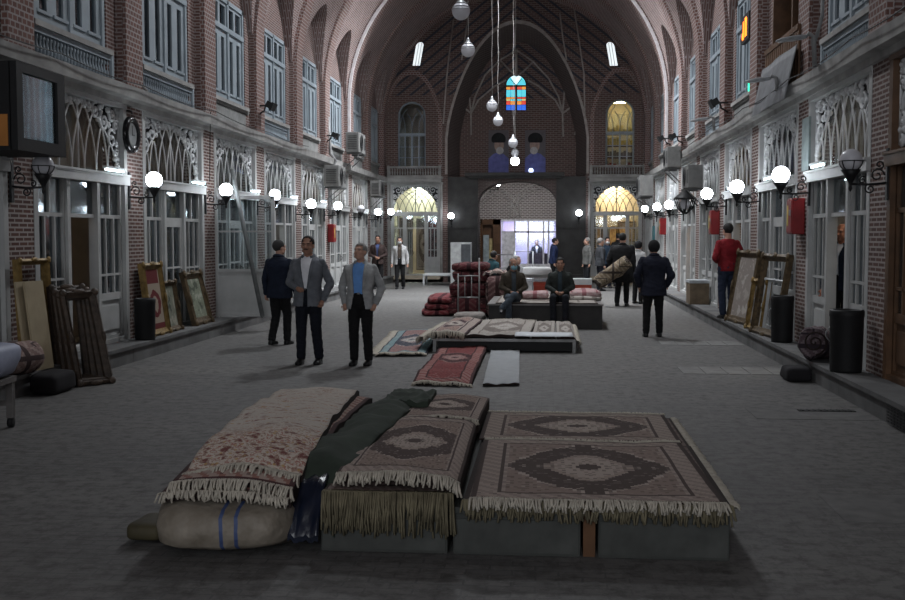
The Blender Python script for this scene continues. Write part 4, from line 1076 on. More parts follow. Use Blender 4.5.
pst = MB(); pst.tube([(0, .37, .1), (0, .37, 1.2)], .012, 6); pst.build('hanging_rod', BLACK, o)
# unlit lantern by the right air conditioners
p = on_x(685, 203, 4.3); r = tag(empty('lantern', p), 'unlit wrought iron lantern hanging below the right wall air conditioner', 'lantern')
m = MB(); m.lathe([(.02, .3), (.24, .12), (.26, .08), (.1, .1)], seg=10); m.build('lantern_hood', BLACK, r)
m = MB()
for i in range(8): a = 2*PI*i/8; m.tube([(.24*math.cos(a), .24*math.sin(a), .1), (.16*math.cos(a), .16*math.sin(a), -.12), (.03*math.cos(a), .03*math.sin(a), -.24)], .014, 5)
m.box(-.03, .45, -.015, .015, .3, .33); m.build('lantern_cage', BLACK, r)
m = MB(); m.ell((0, 0, -.02), .12, 14, 8); m.build('globe', GLOBE_OFF, r)
# pendant globes down the middle of the hall
pend = [(461, 11, 17.9, .15, 0), (468, 50, 23., .15, 0), (492, 106, 29., .15, 0), (498, 121, 32., .15, 0), (513, 143, 33., .15, 0), (515, 153, 36., .13, 0), (515, 161, 34.5, .14, 1)]
pl = ['large unlit pendant globe at the top of the picture', 'unlit pendant globe second from the camera, in line with the first', 'unlit ribbed pendant globe high left of the stained glass', 'unlit pendant globe just below and right of the ribbed one',
      'topmost of three pendant globes under the stained glass', 'middle small pendant globe of three under the stained glass', 'lit pendant globe, lowest of three under the stained glass']
for (x, y, Y, rr, on), lb in zip(pend, pl):
    p = on_y(x, y, Y); r = tag(empty('pendant_lamp', p), lb, 'lamp', 'globe lamps hung along the hall')
    m = MB(); m.ell((0,0,0), rr, 20, 12); m.build('globe', GLOBE if on else GLOBE_OFF, r)
    m = MB(); m.lathe([(rr*.72, rr*.72), (rr*.6, rr*.9), (rr*.3, rr*1.15), (rr*.22, rr*1.5), (.02, rr*1.7)], seg=14)
    for q in (.15, .45): m.tube([((rr+.004)*math.cos(q)*math.cos(2*PI*i/18), (rr+.004)*math.cos(q)*math.sin(2*PI*i/18), rr*math.sin(q)) for i in range(18)], .006, 4, closed=True)
    m.build('cap', STEEL, r)
    top = ZS + math.sqrt(max(R*R - p.x*p.x, 0)) - p.z; n = int((top - rr) / .35); m = MB()
    m.tube([(.012*math.sin(i*1.7), .012*math.cos(i*2.3), rr*1.6 + (top - rr*1.6)*i/n) for i in range(n+1)], .007, 5); m.build('cord', pm('grey_cord', (.26, .25, .24), .8), r)
# fluorescent tubes on the transoms
tl = [(-1, 14.5, 'second bay'), (-1, 18.1, 'third bay'), (-1, 21.7, 'fourth bay'), (-1, 25.1, 'fifth bay'), (-1, 28.5, 'sixth bay'), (1, 14.3, 'bay of the man in a doorway'), (1, 17.4, 'bay of the leaning gilt frames'), (1, 20.9, 'bay of the man in the red sweater')]
for s, y, b in tl:
    r = tag(empty('tube_light', (s*(XW - .077), y, 2.64), PI/2), 'lit fluorescent tube over the %s, %s wall' % (b, 'left' if s < 0 else 'right'), 'lamp', 'fluorescent tubes over the shopfronts')
    m = MB(); m.box(-.34, .34, -.03, .03, .02, .05); m.build('fitting', WHITE, r)
    m = MB(); m.tube([(-.31, 0, 0), (.31, 0, 0)], .014, 8); m.build('tube', TUBE_M, r)
# red hose cabinets
for px, (y0, y1), s, lb in (((787,803),(200,235),1,'red fire hose cabinet on the pier right of the leaning gilt frames'), ((708,720),(211,233),1,'red fire hose cabinet on the pier behind the man in the red sweater'), ((661,665.5),(222,235),1,'small red fire box far down the right wall'), ((328,337),(222,243),-1,'red fire hose cabinet on the left wall between the two blazer men')):
    a = on_x(px[0], y0, s*4.6); b = on_x(px[1], y1, s*4.6); y = {787: 15.4, 708: 22.75, 661: 32.7, 328: 29.5}[px[0]]; z0 = 1.76 if s > 0 else 1.55; hh = .50; w_ = .17
    r = tag(empty('fire_hose_cabinet', (s*(XW-.005), y, z0), PI/2 if s < 0 else -PI/2), lb, 'fire cabinet', 'red fire cabinets on the piers')
    m = MB(); m.box(-w_, w_, -.17, 0, 0, hh); m.build('body', RED, r, bevel=.012)
    m = MB(); m.box(-w_+.03, w_-.03, -.182, -.17, .03, hh-.03); m.build('door', RED, r)
    m = MB(); m.box(w_-.09, w_-.06, -.20, -.182, .26, .34); m.build('handle', STEEL, r)
    m = MB(); m.box(-w_+.06, -w_+.13, -.186, -.182, .12, .40); m.build('sticker', pm('yellow_sticker', (.5,.4,.1), .6), r)
# black display box, top left
a = on_x(17, 72, -4.15); b = on_x(53, 143, -4.15)
y0, y1 = 10.60, 11.70; z0, z1 = 2.62, 3.52
r = tag(empty('display_box', (-4.15, y0, z0)), 'black wall display box with a bluish glass front at the upper left', 'display box')
m = MB(); m.box(-.6, -.05, 0, y1-y0, 0, z1-z0); m.build('case', BLACKP, r)
m = MB(); d, h = y1-y0, z1-z0
m.box(-.06, .02, 0, .13, 0, h); m.box(-.06, .02, d-.18, d, 0, h); m.box(-.06, .02, .13, d-.18, 0, .13); m.box(-.06, .02, .13, d-.18, h-.10, h); m.build('bezel', BLACKP, r)
def painted_reflection():  # window reflection put into coloured stripes, with an added glow
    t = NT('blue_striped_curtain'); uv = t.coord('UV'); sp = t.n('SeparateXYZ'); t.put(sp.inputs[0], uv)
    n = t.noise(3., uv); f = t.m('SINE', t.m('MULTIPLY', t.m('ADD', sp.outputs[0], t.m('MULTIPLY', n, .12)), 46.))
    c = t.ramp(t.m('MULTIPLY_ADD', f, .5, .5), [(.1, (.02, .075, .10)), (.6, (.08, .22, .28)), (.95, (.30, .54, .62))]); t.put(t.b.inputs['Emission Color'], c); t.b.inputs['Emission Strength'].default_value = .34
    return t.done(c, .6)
m = MB(); m.box(-.06, -.045, .1, d-.15, .1, h-.08); m.build('backing', painted_reflection(), r)
m = MB(); m.box(-.012, -.008, .12, d-.17, .12, h-.09); m.build('glass', GLASS, r)
m = MB(); m.box(-.34, -.08, -.012, 0, .04, .36); m.build('side_panel', WOODO, r); m = MB()
m.tube([(-.55, .5, .85), (-.55, .5, 1.2), (-.66, .5, 1.25)], .02, 6); m.build('hanger', BLACK, r)
# round black drum clock
p = on_x(139, 135, -4.62); r = tag(empty('wall_clock', (-4.72, p.y, p.z), PI/2), 'round wall clock with a thick black rim on a brick pier', 'clock')
m = MB(); n = 30; rg = []
for rr, yy in ((.17, .0), (.20, -.03), (.245, -.03), (.265, .0), (.265, .04), (.0, .05)): rg.append([(rr*math.cos(2*PI*i/n), yy, rr*math.sin(2*PI*i/n)) for i in range(n)])
m.loft(rg[:-1], caps=False); m.build('rim', pm('gloss_black', (.008,.008,.009), .2), r)
m = MB(); m.loft([[(.175*math.cos(2*PI*i/n), y, .175*math.sin(2*PI*i/n)) for i in range(n)] for y in (.0, .01)]); fc = m.build('face', pm('clock_face', (.20,.205,.205), .4), r)
m = MB(); m.box(-.005, .005, -.006, .0, -.01, .13); m.box(-.01, .08, -.007, -.001, -.006, .006); m.build('hands', BLACK, fc)
m = MB(); m.tube([(0, .0, .3), (0, .0, .34), (0, .14, .36)], .012, 5); m.build('hanger', BLACK, r)
# air conditioners
def ac(loc, rot, w, h, d, lb):
    r = tag(empty('air_conditioner', loc, rot), lb, 'air conditioner', 'air conditioner units on the walls')
    m = MB(); m.box(-w/2, w/2, -d, 0, 0, h); m.build('casing', ACW, r, bevel=.015)
    m = MB(); cx, cz, q = -w*.12, h/2, h*.4
    for k in range(5): m.tube([(cx + q*(k+1)/5*math.cos(2*PI*i/22), -d-.012, cz + q*(k+1)/5*math.sin(2*PI*i/22)) for i in range(22)], .008, 4, closed=True)
    for a in range(6): m.tube([(cx, -d-.012, cz), (cx + q*math.cos(a*PI/3), -d-.012, cz + q*math.sin(a*PI/3))], .006, 4)
    m.build('fan_grille', BLACK, r)
    m = MB()
    for i in range(8): m.box(-w/2-.012, -w/2+.004, -d+.06, -.06, h*.15+i*h*.09, h*.15+i*h*.09+.02)
    m.build('louvres', pm('ac_dark', (.05,.05,.05), .7), r)
    m = MB(); m.box(w*.28, w*.45, -d-.008, -d, h*.2, h*.8); m.build('service_panel', pm('ac_dark', (.05,.05,.05), .7), r)
    for x in (-w*.35, w*.35):
        m = MB(); m.box(x-.02, x+.02, -d-.05, 0, -.05, 0); m.tube([(x, -d, -.04), (x, .0, -.38)], .014, 5); m.build('bracket', pm('bracket_grey', (.12,.12,.12), .6), r)
    return r
ac(V(-4.55, 31.4, 4.14), PI/2, 1.15, .58, .38, 'grey outdoor air conditioner on the left wall above the cornice')
ac(V(-4.66, 28.75, 3.04), PI/2, 1.0, .56, .40, 'boxy window air conditioner in the left fanlights below the cornice')
ac(V(-4.62, 36.0, 3.05), PI/2, 1.0, .5, .35, 'small air conditioner on the left wall nearest the end wall')
ac(V(4.60, 28.1, 3.46), -PI/2, 1.0, .52, .34, 'grey outdoor air conditioner high on the right wall')
ac(V(4.62, 24.3, 2.78), -PI/2, .9, .5, .32, 'grey air conditioner on the right wall above the iron lantern')
ac(V(4.5, 34.2, 2.95), -PI/2, 1.3, .62, .42, 'pale air conditioner on the right wall nearest the end wall')
# street-lamp heads on the right cornice
for tip, back, lb in (((776,41), (804,37), 'flat grey street lamp head on a pole beside the wooden balcony'), ((744,82), (760,80), 'flat grey street lamp head in front of the window with the orange display'), ((690,121), (702,119), 'flat grey street lamp head, farthest of three on the right wall')):
    a = on_x(tip[0], tip[1], 4.10)
    r = tag(empty('street_lamp', (4.48, a.y, a.z)), lb, 'street lamp', 'street lamp heads along the right cornice'); dx = a.x - 4.48
    m = MB(); rg = []
    for t, w_, h_ in ((0, .04, .02), (.15, .09, .03), (.5, .12, .032), (.85, .10, .025), (1, .03, .01)):
        rg.append([(dx*t, w_*math.cos(2*PI*i/12), .05 - .05*t + h_*math.sin(2*PI*i/12)) for i in range(12)])
    m.loft(rg); m.build('lamp_head', pm('lamp_grey', (.30,.31,.32), .5), r)
    m = MB(); zc = 3.84 - a.z; m.tube([(0, 0, .09), (.08, 0, .05), (.10, 0, zc)], .03, 8); (m.tube([(.1, 0, .0), (.18, 0, .3), (.18, 0, 1.5)], .022, 6) if tip[0] == 776 else None); m.build('pole', pm('pole_grey', (.22,.22,.22), .5), r)
# small floodlights on the cornices
for px, py, s, lb in ((717,102,1,'small black floodlight on the right cornice, nearest of three'), (675,136,1,'small black floodlight on the right cornice, middle of three'), (663,138,1,'small black floodlight on the right cornice, farthest of three'), (268,105,-1,'small black floodlight on a left upper pier, nearest of two'), (333,135,-1,'small black floodlight on a left upper pier, farther of two')):
    p = on_x(px, py, s*4.60); r = tag(empty('floodlight', p, PI/2 if s < 0 else -PI/2), lb, 'floodlight', 'black floodlights on the upper walls')
    m = MB(); m.M = Rx(.5); m.box(-.13, .13, -.10, .02, -.05, .08); m.box(-.16, .16, -.14, -.09, -.07, .10); m.build('housing', BLACK, r)
    m = MB(); m.box(-.02, .02, 0, .22, -.03, .0); m.tube([(0, .05, 0), (0, .08, -.12), (0, .22, -.2)], .02, 5); m.build('bracket', BLACK, r)
# orange numeral display in a right window
p = on_x(748, 28, XU); r = tag(empty('led_display', (XU - .0, p.y, p.z), -PI/2), 'small black display with glowing orange digits in a right upper window', 'display')
m = MB(); m.box(-.36, .36, -.05, .02, -.24, .24); m.build('case', BLACKP, r)
LED = emit('orange_led', (1., .22, .02), 3.)
m = MB(); m.box(-.20, -.12, -.056, -.05, -.12, .14); m.box(-.26, -.12, -.056, -.05, -.18, -.11); m.box(-.28, -.22, -.056, -.05, -.16, -.05)
m.box(-.02, .05, -.056, -.05, -.16, .18); m.box(.05, .12, -.056, -.05, .10, .18); m.box(.10, .16, -.056, -.05, -.16, .16); m.build('digits', LED, r)
p = on_x(750, 86, XU); m = MB(); m.box(-.035, .035, -.03, 0, -.09, .09); o = m.build('status_light', emit('green_led', (.05, .9, .55), 1.5), None, (XU, p.y, p.z), (0, 0, -PI/2)); tag(o, 'narrow glowing green light strip low in the same window as the orange digits', 'light')
# wooden balcony with a grey sheet
k = 1; yc = bayY(1) - .45; L = 2.3
r = tag(empty('wooden_balcony', (XU, yc, 0), -PI/2), 'dark brown wooden balcony in an open upper bay of the right wall', 'balcony', kind='structure')
m = MB(); m.box(-.85, 1.75, .3, .36, 3.9, 6.3); m.box(-1.05, -.98, .0, .3, 3.9, 6.3); m.box(.3, .37, .0, .3, 3.9, 6.3); m.build('wooden_screen', WOODB, r)
m = MB(); m.box(-L/2, L/2, -.10, -.04, 4.62, 4.70); m.box(-L/2, L/2, -.10, -.04, 3.9, 3.97); m.build('balcony_rail', WOODB, r)
for i in range(16):
    m = MB(); x = -L/2 + .04 + (L-.08)*i/15; m.box(x-.055, x+.055, -.085, -.055, 3.95, 4.63); m.build('balcony_board', WOODB, r)
m = MB(); m.slab(lambda u, v: (-1.15 + 2.4*u, -.135 - .16*(1-v) + .015*math.sin(u*9), 3.66 + .74*v), 14, 6, .012)
o = m.build('grey_sheet', pm('grey_awning_sheet', (.15,.155,.165), .7, var=.2), None, (XU, yc - .05, 0), (0, 0, -PI/2)); tag(o, 'grey sheet hung sloping along the foot of the wooden balcony', 'awning')
# cables
CABLE = pm('black_cable', (.02,.02,.02), .6)
def cable(pts, lb, r=.008):
    m = MB(); P = []
    for a, b in zip(pts, pts[1:]):
        for i in range(8):
            t = i/8; q = Vector(a).lerp(Vector(b), t); q.z -= .05*math.sin(PI*t)*min(1, (Vector(b)-Vector(a)).length/3); P.append(q)
    P.append(Vector(pts[-1])); m.tube(P, r, 5); tag(m.build('cable', CABLE), lb, 'cable')
cable([(-4.56, 9, 3.93), (-4.56, 12.6, 3.92), (-4.56, 15.2, 3.9), (-4.56, 18.6, 3.92), (-4.56, 22.3, 3.9), (-4.56, 26, 3.91)], 'black cable sagging along the top of the left cornice')
cable([(-4.62, 18.5, 3.9), (-4.7, 18.7, 3.5), (-4.75, 18.8, 2.7)], 'black cable dropping from the left cornice beside the white screen')
cable([(4.56, 9.5, 3.92), (4.56, 12.2, 3.9), (4.56, 15.4, 3.9), (4.56, 18.8, 3.9), (4.56, 22.4, 3.92), (4.56, 30, 3.9)], 'black cable running along the top of the right cornice')
m = MB(); m.tube([(-4.81, 15.72, 6.4), (-4.80, 15.72, 4.0), (-4.70, 15.72, 3.89)], .022, 6); tag(m.build('pipe', pm('pale_pipe', (.35,.34,.33), .6)), 'pale vertical pipe between two left upper windows', 'pipe')
m = MB(); m.tube([(-4.80, 29.5, 5.0), (-4.74, 29.5, 4.0), (-4.58, 29.5, 3.8), (-4.76, 29.5, 3.5), (-4.77, 29.5, 2.2)], .05, 6); tag(m.build('pipe', pm('grey_pipe', (.2,.2,.2), .6)), 'grey drain pipe beside the left outdoor air conditioner', 'pipe')
# small sign on the right pier
p = on_x(798, 147, XW-.02); m = MB(); m.box(-.2, .2, -.03, 0, -.36, .36); o = m.build('wall_sign', pm('teal_grey_sign', (.22,.27,.27), .5), None, (XW, 15.2, p.z), (0,0,-PI/2)); tag(o, 'plain pale teal board on the brick pier above the nearer red cabinet', 'board')
p = on_x(651, 235, XW-.02); m = MB(); m.box(-.3, .3, -.04, 0, -.3, .3); o = m.build('wall_sign', pm('teal_sign', (.03,.16,.19), .5), None, (XW, 36.2, p.z), (0,0,-PI/2)); tag(o, 'small blue green sign far down the right wall', 'sign')
# posters on the portal ledge (plain turbaned sitters)
def poster(x0, x1, lb, face, turn):
    a = on_y(x0, 130, 40.98); b = on_y(x1, 174, 40.98); w_, h_ = b.x-a.x, a.z-4.05
    r = tag(empty('portrait_poster', ((a.x+b.x)/2, 41.02, 4.05)), lb, 'poster', 'portrait posters above the portal')
    m = MB(); m.box(-w_/2, w_/2, -.02, 0, 0, h_); m.build('sheet', pm('poster_ground', (.12,.11,.12), .7, var=.1), r)
    def blob(pts, mat, nm, y): obj(nm, plate([pts], .003), r, (0, y, 0), mat)
    blob([(-w_/2, 0), (w_/2, 0), (w_/2, h_*.36), (w_*.25, h_*.46), (0, h_*.5), (-w_*.25, h_*.46), (-w_/2, h_*.36)], pm('poster_blue', (.11,.12,.33), .6), 'robe', -.024)
    e = lambda cx, cz, rx, rz, n=20: [(cx+rx*math.cos(2*PI*i/n), cz+rz*math.sin(2*PI*i/n)) for i in range(n)]
    blob(e(turn*.02, h_*.66, w_*.24, h_*.16), pm('poster_face', face, .6), 'face', -.027)
    blob(e(turn*.05, h_*.535, w_*.19, h_*.085), pm('poster_beard', (.42,.40,.40), .7), 'beard', -.030)
    blob([(x, max(z, h_*.715)) for x, z in e(0, h_*.79, w_*.36, h_*.15)], pm('poster_turban', (.012,.012,.014), .8), 'turban', -.033)
poster(488.5, 508.5, 'poster of a bearded man in a dark turban, left of two above the portal', (.34,.235,.20), 1)
poster(525, 545.5, 'poster of a bearded man in a dark turban, right of two above the portal', (.35,.24,.205), -1)
p = on_y(531, 170.5, 40.7); r = tag(empty('spot_lamp', p), 'small bright lamp at the foot of the right portrait poster', 'lamp')
m = MB(); m.ell((0,0,0), .09, 14, 8); m.build('bulb', emit('spot_bulb', (.6,.72,1.), 3.), r); m = MB(); m.tube([(0,0,-.06), (0,0,4.06-p.z)], .03, 6); m.build('socket', BLACK, r)
# ================================================================== RUGS, PLATFORMS AND OTHER GOODS
def rug_mat(name, W_, L_, field, dark, light, border, accent=None, pat=0, med=(.40, .44), sub=.013):
    """woven rug: bordered field with a stepped diamond medallion; sizes in metres"""
    t = NT(name); sp = t.n('SeparateXYZ'); t.put(sp.inputs[0], t.coord('UV'))
    q = lambda v, s: t.m('MULTIPLY', t.m('ROUND', t.m('DIVIDE', v, s)), s)
    x = q(t.m('MULTIPLY', t.m('SUBTRACT', t.m('PINGPONG', sp.outputs[0], 1.), .5), W_), .022); y = q(t.m('MULTIPLY', t.m('SUBTRACT', t.m('PINGPONG', sp.outputs[1], 1.), .5), L_), .022)
    ax, ay = t.m('ABSOLUTE', x), t.m('ABSOLUTE', y)
    e = t.m('MINIMUM', t.m('SUBTRACT', W_/2, ax), t.m('SUBTRACT', L_/2, ay))
    cv = t.n('CombineXYZ'); t.put(cv.inputs[0], ax); t.put(cv.inputs[1], ay)
    n1 = t.noise(9., cv.outputs[0], 2.); n2 = t.noise(38., cv.outputs[0], 1.)
    vo = t.n('TexVoronoi'); vo.inputs['Scale'].default_value = 34.; t.put(vo.inputs['Vector'], cv.outputs[0])
    d = t.m('ADD', t.m('ADD', t.m('POWER', t.m('DIVIDE', ax, W_*med[0]), 1.3), t.m('POWER', t.m('DIVIDE', ay, L_*med[1]), 1.3)), t.m('MULTIPLY', t.m('SUBTRACT', n1, .5), .30))
    mid = tuple(a*.5 + b*.5 for a, b in zip(field, light))
    fc = t.ramp(d, [(0., dark), (.07, light), (.30, mid), (.40, dark), (.86, light), (.91, field)], True)
    spk = t.ramp(vo.outputs['Distance'], [(0., 1.), (.16, .35), (.30, 0.)], True)
    fc = t.mix(t.m('MULTIPLY', spk, .7), fc, accent or light)
    fc = t.mix(t.ramp(n2, [(0., 0.), (.52, .0), (.58, .55)], True), fc, dark)
    st = t.m('FRACT', t.m('MULTIPLY', t.m('ADD', x, y), 9.))
    bc = t.mix(t.m('MULTIPLY', t.m('GREATER_THAN', st, .5), .6), border, light)
    bc = t.mix(t.m('MULTIPLY', spk, .6), bc, dark)
    bm = t.ramp(t.m('MULTIPLY', e, 2.), [(0., 1.), (.05, 0.), (.11, .5), (.13, 0.), (.30, .5), (.32, 1.), (.36, 0.)], True)
    c = t.mix(t.m('LESS_THAN', e, .175), fc, bc)
    li = t.m('MAXIMUM', t.m('LESS_THAN', e, .03), t.m('LESS_THAN', t.m('ABSOLUTE', t.m('SUBTRACT', e, .155)), .012))
    c = t.mix(li, c, dark)
    t.bump(t.noise(160., t.coord('Object'), 1.), .4, .004)
    return t.done(c, .95)
def fringe(name, mat, parent, a, b, out, length, drop, dens=90, jit=.35, r=.0055, zf=None):
    """tassels from edge a-b, lying outwards then falling"""
    a, b, out = Vector(a), Vector(b), Vector(out); L = (b - a).length; n = int(L * dens); m = MB()
    for i in range(n):
        t = (i + random.random()*.6) / n; p = a.lerp(b, t); p.z += zf(t) if zf else 0
        ln = length * random.uniform(1 - jit, 1 + jit); dp = drop * random.uniform(1 - jit, 1.0); sx = (b - a).normalized() * random.uniform(-.02, .02)
        m.tube([p - out*.012, p + out*ln*.55 + sx*.4 + V(0,0,.004), p + out*ln + sx - V(0,0,dp*.35), p + out*(ln*1.02) + sx*1.5 - V(0,0,dp)] if drop > .02 else
               [p - out*.012, p + out*ln*.5 + sx + V(0,0,.003), p + out*ln + sx*2 - V(0,0,drop)], r, 4)
    return m.build(name, mat, parent)
def wob(x, y, a=.012, s=3., z=0): return a * noise.noise(V(x*s, y*s, z))
SIDE_D = pm('rug_dark_side', (.032, .022, .02), .95)
def rug(name, lab, mat, x0, x1, y0, y1, z, th=.012, amp=.008, fr=(), fmat=None, fn=None, nu=24, nv=30, cat='rug', group=None, flen=.06, fdrop=.05, side=None, dens=150):
    cx, cy = (x0+x1)/2, (y0+y1)/2
    f0 = fn or (lambda u, v: V(x0 + (x1-x0)*u, y0 + (y1-y0)*v, z + wob(x0 + (x1-x0)*u, y0 + (y1-y0)*v, amp, 3., z*9)))
    loc = V(cx, cy, z - th); f = lambda u, v: Vector(f0(u, v)) - loc
    m = MB(); m.slab(f, nu, nv, th, 0, 1)
    o = m.build(name, [mat, side or SIDE_D], None, loc); tag(o, lab, cat, group)
    E = {'f': ((0,0),(1,0),(0,-1,0)), 'b': ((1,1),(0,1),(0,1,0)), 'r': ((1,0),(1,1),(1,0,0)), 'l': ((0,1),(0,0),(-1,0,0))}
    for k in fr:
        (ua, va), (ub, vb), out = E[k]
        N = 12; mm = MB()
        pts = [f(ua + (ub-ua)*i/N, va + (vb-va)*i/N) for i in range(N+1)]
        for p, q in zip(pts, pts[1:]):
            L = (q-p).length; n = max(2, int(L*dens))
            for i in range(n):
                t = (i + random.random()*.7)/n; c = p.lerp(q, t); ou = Vector(out); ln = flen*random.uniform(.6, 1.3); dp = min(fdrop*random.uniform(.5, 1.1), 9); sx = (q-p).normalized()*random.uniform(-.02, .02)
                mm.tube([c - ou*.012, c + ou*ln*.6 + sx*.5 + V(0,0,.003), c + ou*ln + sx - V(0,0,dp*.5), c + ou*ln*1.03 + sx*1.6 - V(0,0,dp)], .0066, 4)
        mm.build('fringe', fmat or CREAM, o)
    return o
# ---- front display crates
CRATE = pm('crate_grey_metal', (.052, .055, .051), .85, 0, var=.25, scale=3)
zc = .285
crates = [(.01, .715, 'left'), (.745, 1.44, 'middle'), (1.535, 2.235, 'right')]
for x0, x1, nm in crates:
    r = tag(empty('display_crate', ((x0+x1)/2, 5.78, 0)), 'low grey metal display crate under the nearest rugs, %s of three' % nm, 'crate', 'grey display crates'); w_ = (x1-x0)/2
    m = MB(); m.box(-w_, w_, .0, 2.95, .0, zc-.03); m.build('body', CRATE, r, bevel=.006)
    m = MB(); m.box(-w_, w_, -.012, 2.96, zc-.055, zc-.02); m.build('lid', CRATE, r, bevel=.004)
    m = MB(); m.box(-w_+.012, w_-.012, -.008, 0, .02, zc-.085); m.build('front_panel', pm('crate_front', (.058, .061, .057), .85, 0), r)
m = MB(); m.box(1.455, 1.52, 5.80, 8.6, 0, .25); o = m.build('wooden_beam', pm('rust_wood', (.10, .048, .022), .7)); tag(o, 'reddish brown timber between the middle and right display crates', 'timber')
RG = rug_mat('rug_brown_a', 1.36, 1.72, (.235, .175, .15), (.066, .045, .039), (.37, .305, .265), (.255, .2, .175), med=(.40, .46))
RG2 = rug_mat('rug_brown_b', 1.40, 1.15, (.235, .175, .15), (.068, .047, .042), (.36, .30, .26), (.245, .195, .168), med=(.42, .5))
RG3 = rug_mat('rug_brown_fold', 1.36, 1.85, (.24, .178, .15), (.064, .041, .036), (.37, .305, .265), (.255, .2, .175), med=(.62, .34))
KH = rug_mat('rug_under', 1.4, 1.75, (.12, .08, .07), (.04, .028, .025), (.2, .16, .14), (.13, .09, .08))
rug('rug', 'dark rug edge lying beneath the two right rugs, pale fringe at the right', KH, .80, 2.25, 5.80, 8.62, .292, .010, .003, 'r', flen=.035, fdrop=.02, dens=110)
rug('rug', 'rug beneath the front right medallion rug, its olive fringe hanging over the crate fronts', KH, .80, 2.24, 5.78, 7.42, .302, .009, .002, 'f', KHAKI, flen=.035, fdrop=.10, dens=200)
rug('rug', 'brown medallion rug at the front right of the nearest crates, cream fringe in front', RG, .82, 2.19, 5.76, 7.46, .315, .010, .004, 'fb', flen=.05, fdrop=.055, fn=lambda u, v: V(.84 - .02*v + (2.215 - .84 - .02*v)*u, 5.765 + 1.70*v + .02*math.sin(u*7)*v, .318 + wob(u*2, v*2, .006, 3)))
rug('rug', 'brown medallion rug behind the front right one', RG2, .78, 2.19, 7.50, 8.66, .314, .010, .006, 'b', flen=.05, fdrop=.01)
# folded middle rugs
def fold_top(u, v):
    x = .07 + .71*u; y = 5.93 - .13*u + (1.83)*v
    return V(x - .03*v, y, .405 + .03*math.sin(u*PI*.9) + wob(x, y, .012, 4) - .05*max(0, u-.93)*14*.5 - .03*(1-v)*0)
rug('rug', 'folded brown medallion rug in the middle of the nearest crates, half its diamond showing', RG3, .05, .78, 5.85, 7.75, .41, .075, fn=fold_top, fr='f', flen=.06, fdrop=.06)
rug('rug', 'folded rug beneath the middle one, long khaki fringe hanging down the crate front', KH, .02, .74, 5.80, 7.7, .335, .03, .004, 'f', KHAKI, flen=.06, fdrop=.22, dens=300)
o = bpy.data.objects[-1] if False else None
rug('rug', 'folded brown rug lying behind the folded middle rug', RG3, .16, .76, 7.74, 8.86, .385, .09, fn=lambda u, v: V(.14 + .62*u + .02*v, 7.76 + 1.1*v, .395 + .035*math.sin(u*PI) + wob(u, v, .012, 4)), fr='f', flen=.04, fdrop=.03)
# olive blanket
def blk_(u, v):
    x = -.27 + .42*u + .12*v - .06*(1-v); y = 5.74 + 3.12*v + .1*math.sin(u*3)
    z = .415 + .05*math.sin(u*PI) + wob(x*1.5, y*.7, .045, 2.4) + wob(x, y, .03, 7) - .07*max(0, v-.65)
    if v < .1: z -= (.1-v)*2.6*(.4+.6*u)
    return V(x, y, z)
rug('blanket', 'crumpled dark olive blanket between the cream rug pile and the brown rugs', pm('olive_wool', (.030, .040, .030), .95, var=.3, scale=5, bump=.3), -.3, .2, 5.7, 8.9, .41, .06, fn=blk_, nu=18, nv=40, cat='blanket', side=pm('olive_wool', (.03,.04,.03)))
rug('blanket', 'folded olive blanket corner behind the brown rugs at the back of the crates', pm('olive_wool', (.030, .040, .030)), 0, .3, 8.2, 8.95, .42, .05, fn=lambda u, v: V(-.02 + .36*u, 8.25 + .65*v + .05*math.sin(u*5), .455 + wob(u*3, v*2, .03, 2)), cat='blanket', side=pm('olive_wool', (.03,.04,.03)))
m = MB(); m.slab(lambda u, v: V(-.16 + .17*u, 5.70 + .5*v, .04 + .33*math.sin(min(1, v*1.6 + .12)*PI/2) + wob(u*3, v*3, .03, 2)), 10, 16, .03)
o = m.build('plastic_bag', pm('navy_plastic', (.008, .011, .022), .25, var=.3), None, (0, 0, 0)); tag(o, 'dark navy plastic sheeting bulging between the wrapped bale and the crates', 'plastic sheeting')
# wrapped bale
def bale(p, hx, hy, h, seed, bul=.05):
    m = MB(); NU, NR = 48, 12; rg = []
    for j in range(NR + 1):
        a = -PI/2 + PI*j/NR; q = max(abs(math.cos(a)), .02) ** .35; z = h/2 + h/2*math.copysign(abs(math.sin(a)) ** .55, math.sin(a))
        L = []
        for i in range(NU):
            b = 2*PI*i/NU; c, s_ = math.cos(b), math.sin(b)
            x = hx*q*math.copysign(abs(c)**.38, c); y = hy*q*math.copysign(abs(s_)**.30, s_)
            d = 1 + bul*noise.noise(V(x*2.5+seed, y*2.5, z*5))
            L.append(V(x*d, y*d, max(0, z + .02*noise.noise(V(x*3+seed, y*3, z*3)))))
        rg.append(L)
    return m.loft(rg)
def tarp():
    t = NT('wrapping_cloth'); sp = t.n('SeparateXYZ'); t.put(sp.inputs[0], t.coord('Object'))
    x = sp.outputs[0]; st = t.m('MAXIMUM', t.m('LESS_THAN', t.m('ABSOLUTE', t.m('SUBTRACT', x, .02)), .010), t.m('LESS_THAN', t.m('ABSOLUTE', t.m('SUBTRACT', x, .10)), .010))
    n = t.noise(7., t.coord('Object'), 4.); c = t.ramp(n, [(.3, (.15, .128, .10)), (.7, (.25, .22, .18))])
    t.bump(t.noise(6., t.coord('Object'), 3.), .6, .06)
    return t.done(t.mix(st, c, (.05, .075, .17)), .6)
r = tag(bale(None, .42, 1.56, .315, 3).build('wrapped_bale', tarp(), None, (-.51, 7.10, 0)), 'bale wrapped in pale cloth with two blue stripes, under the cream rug pile', 'bale')
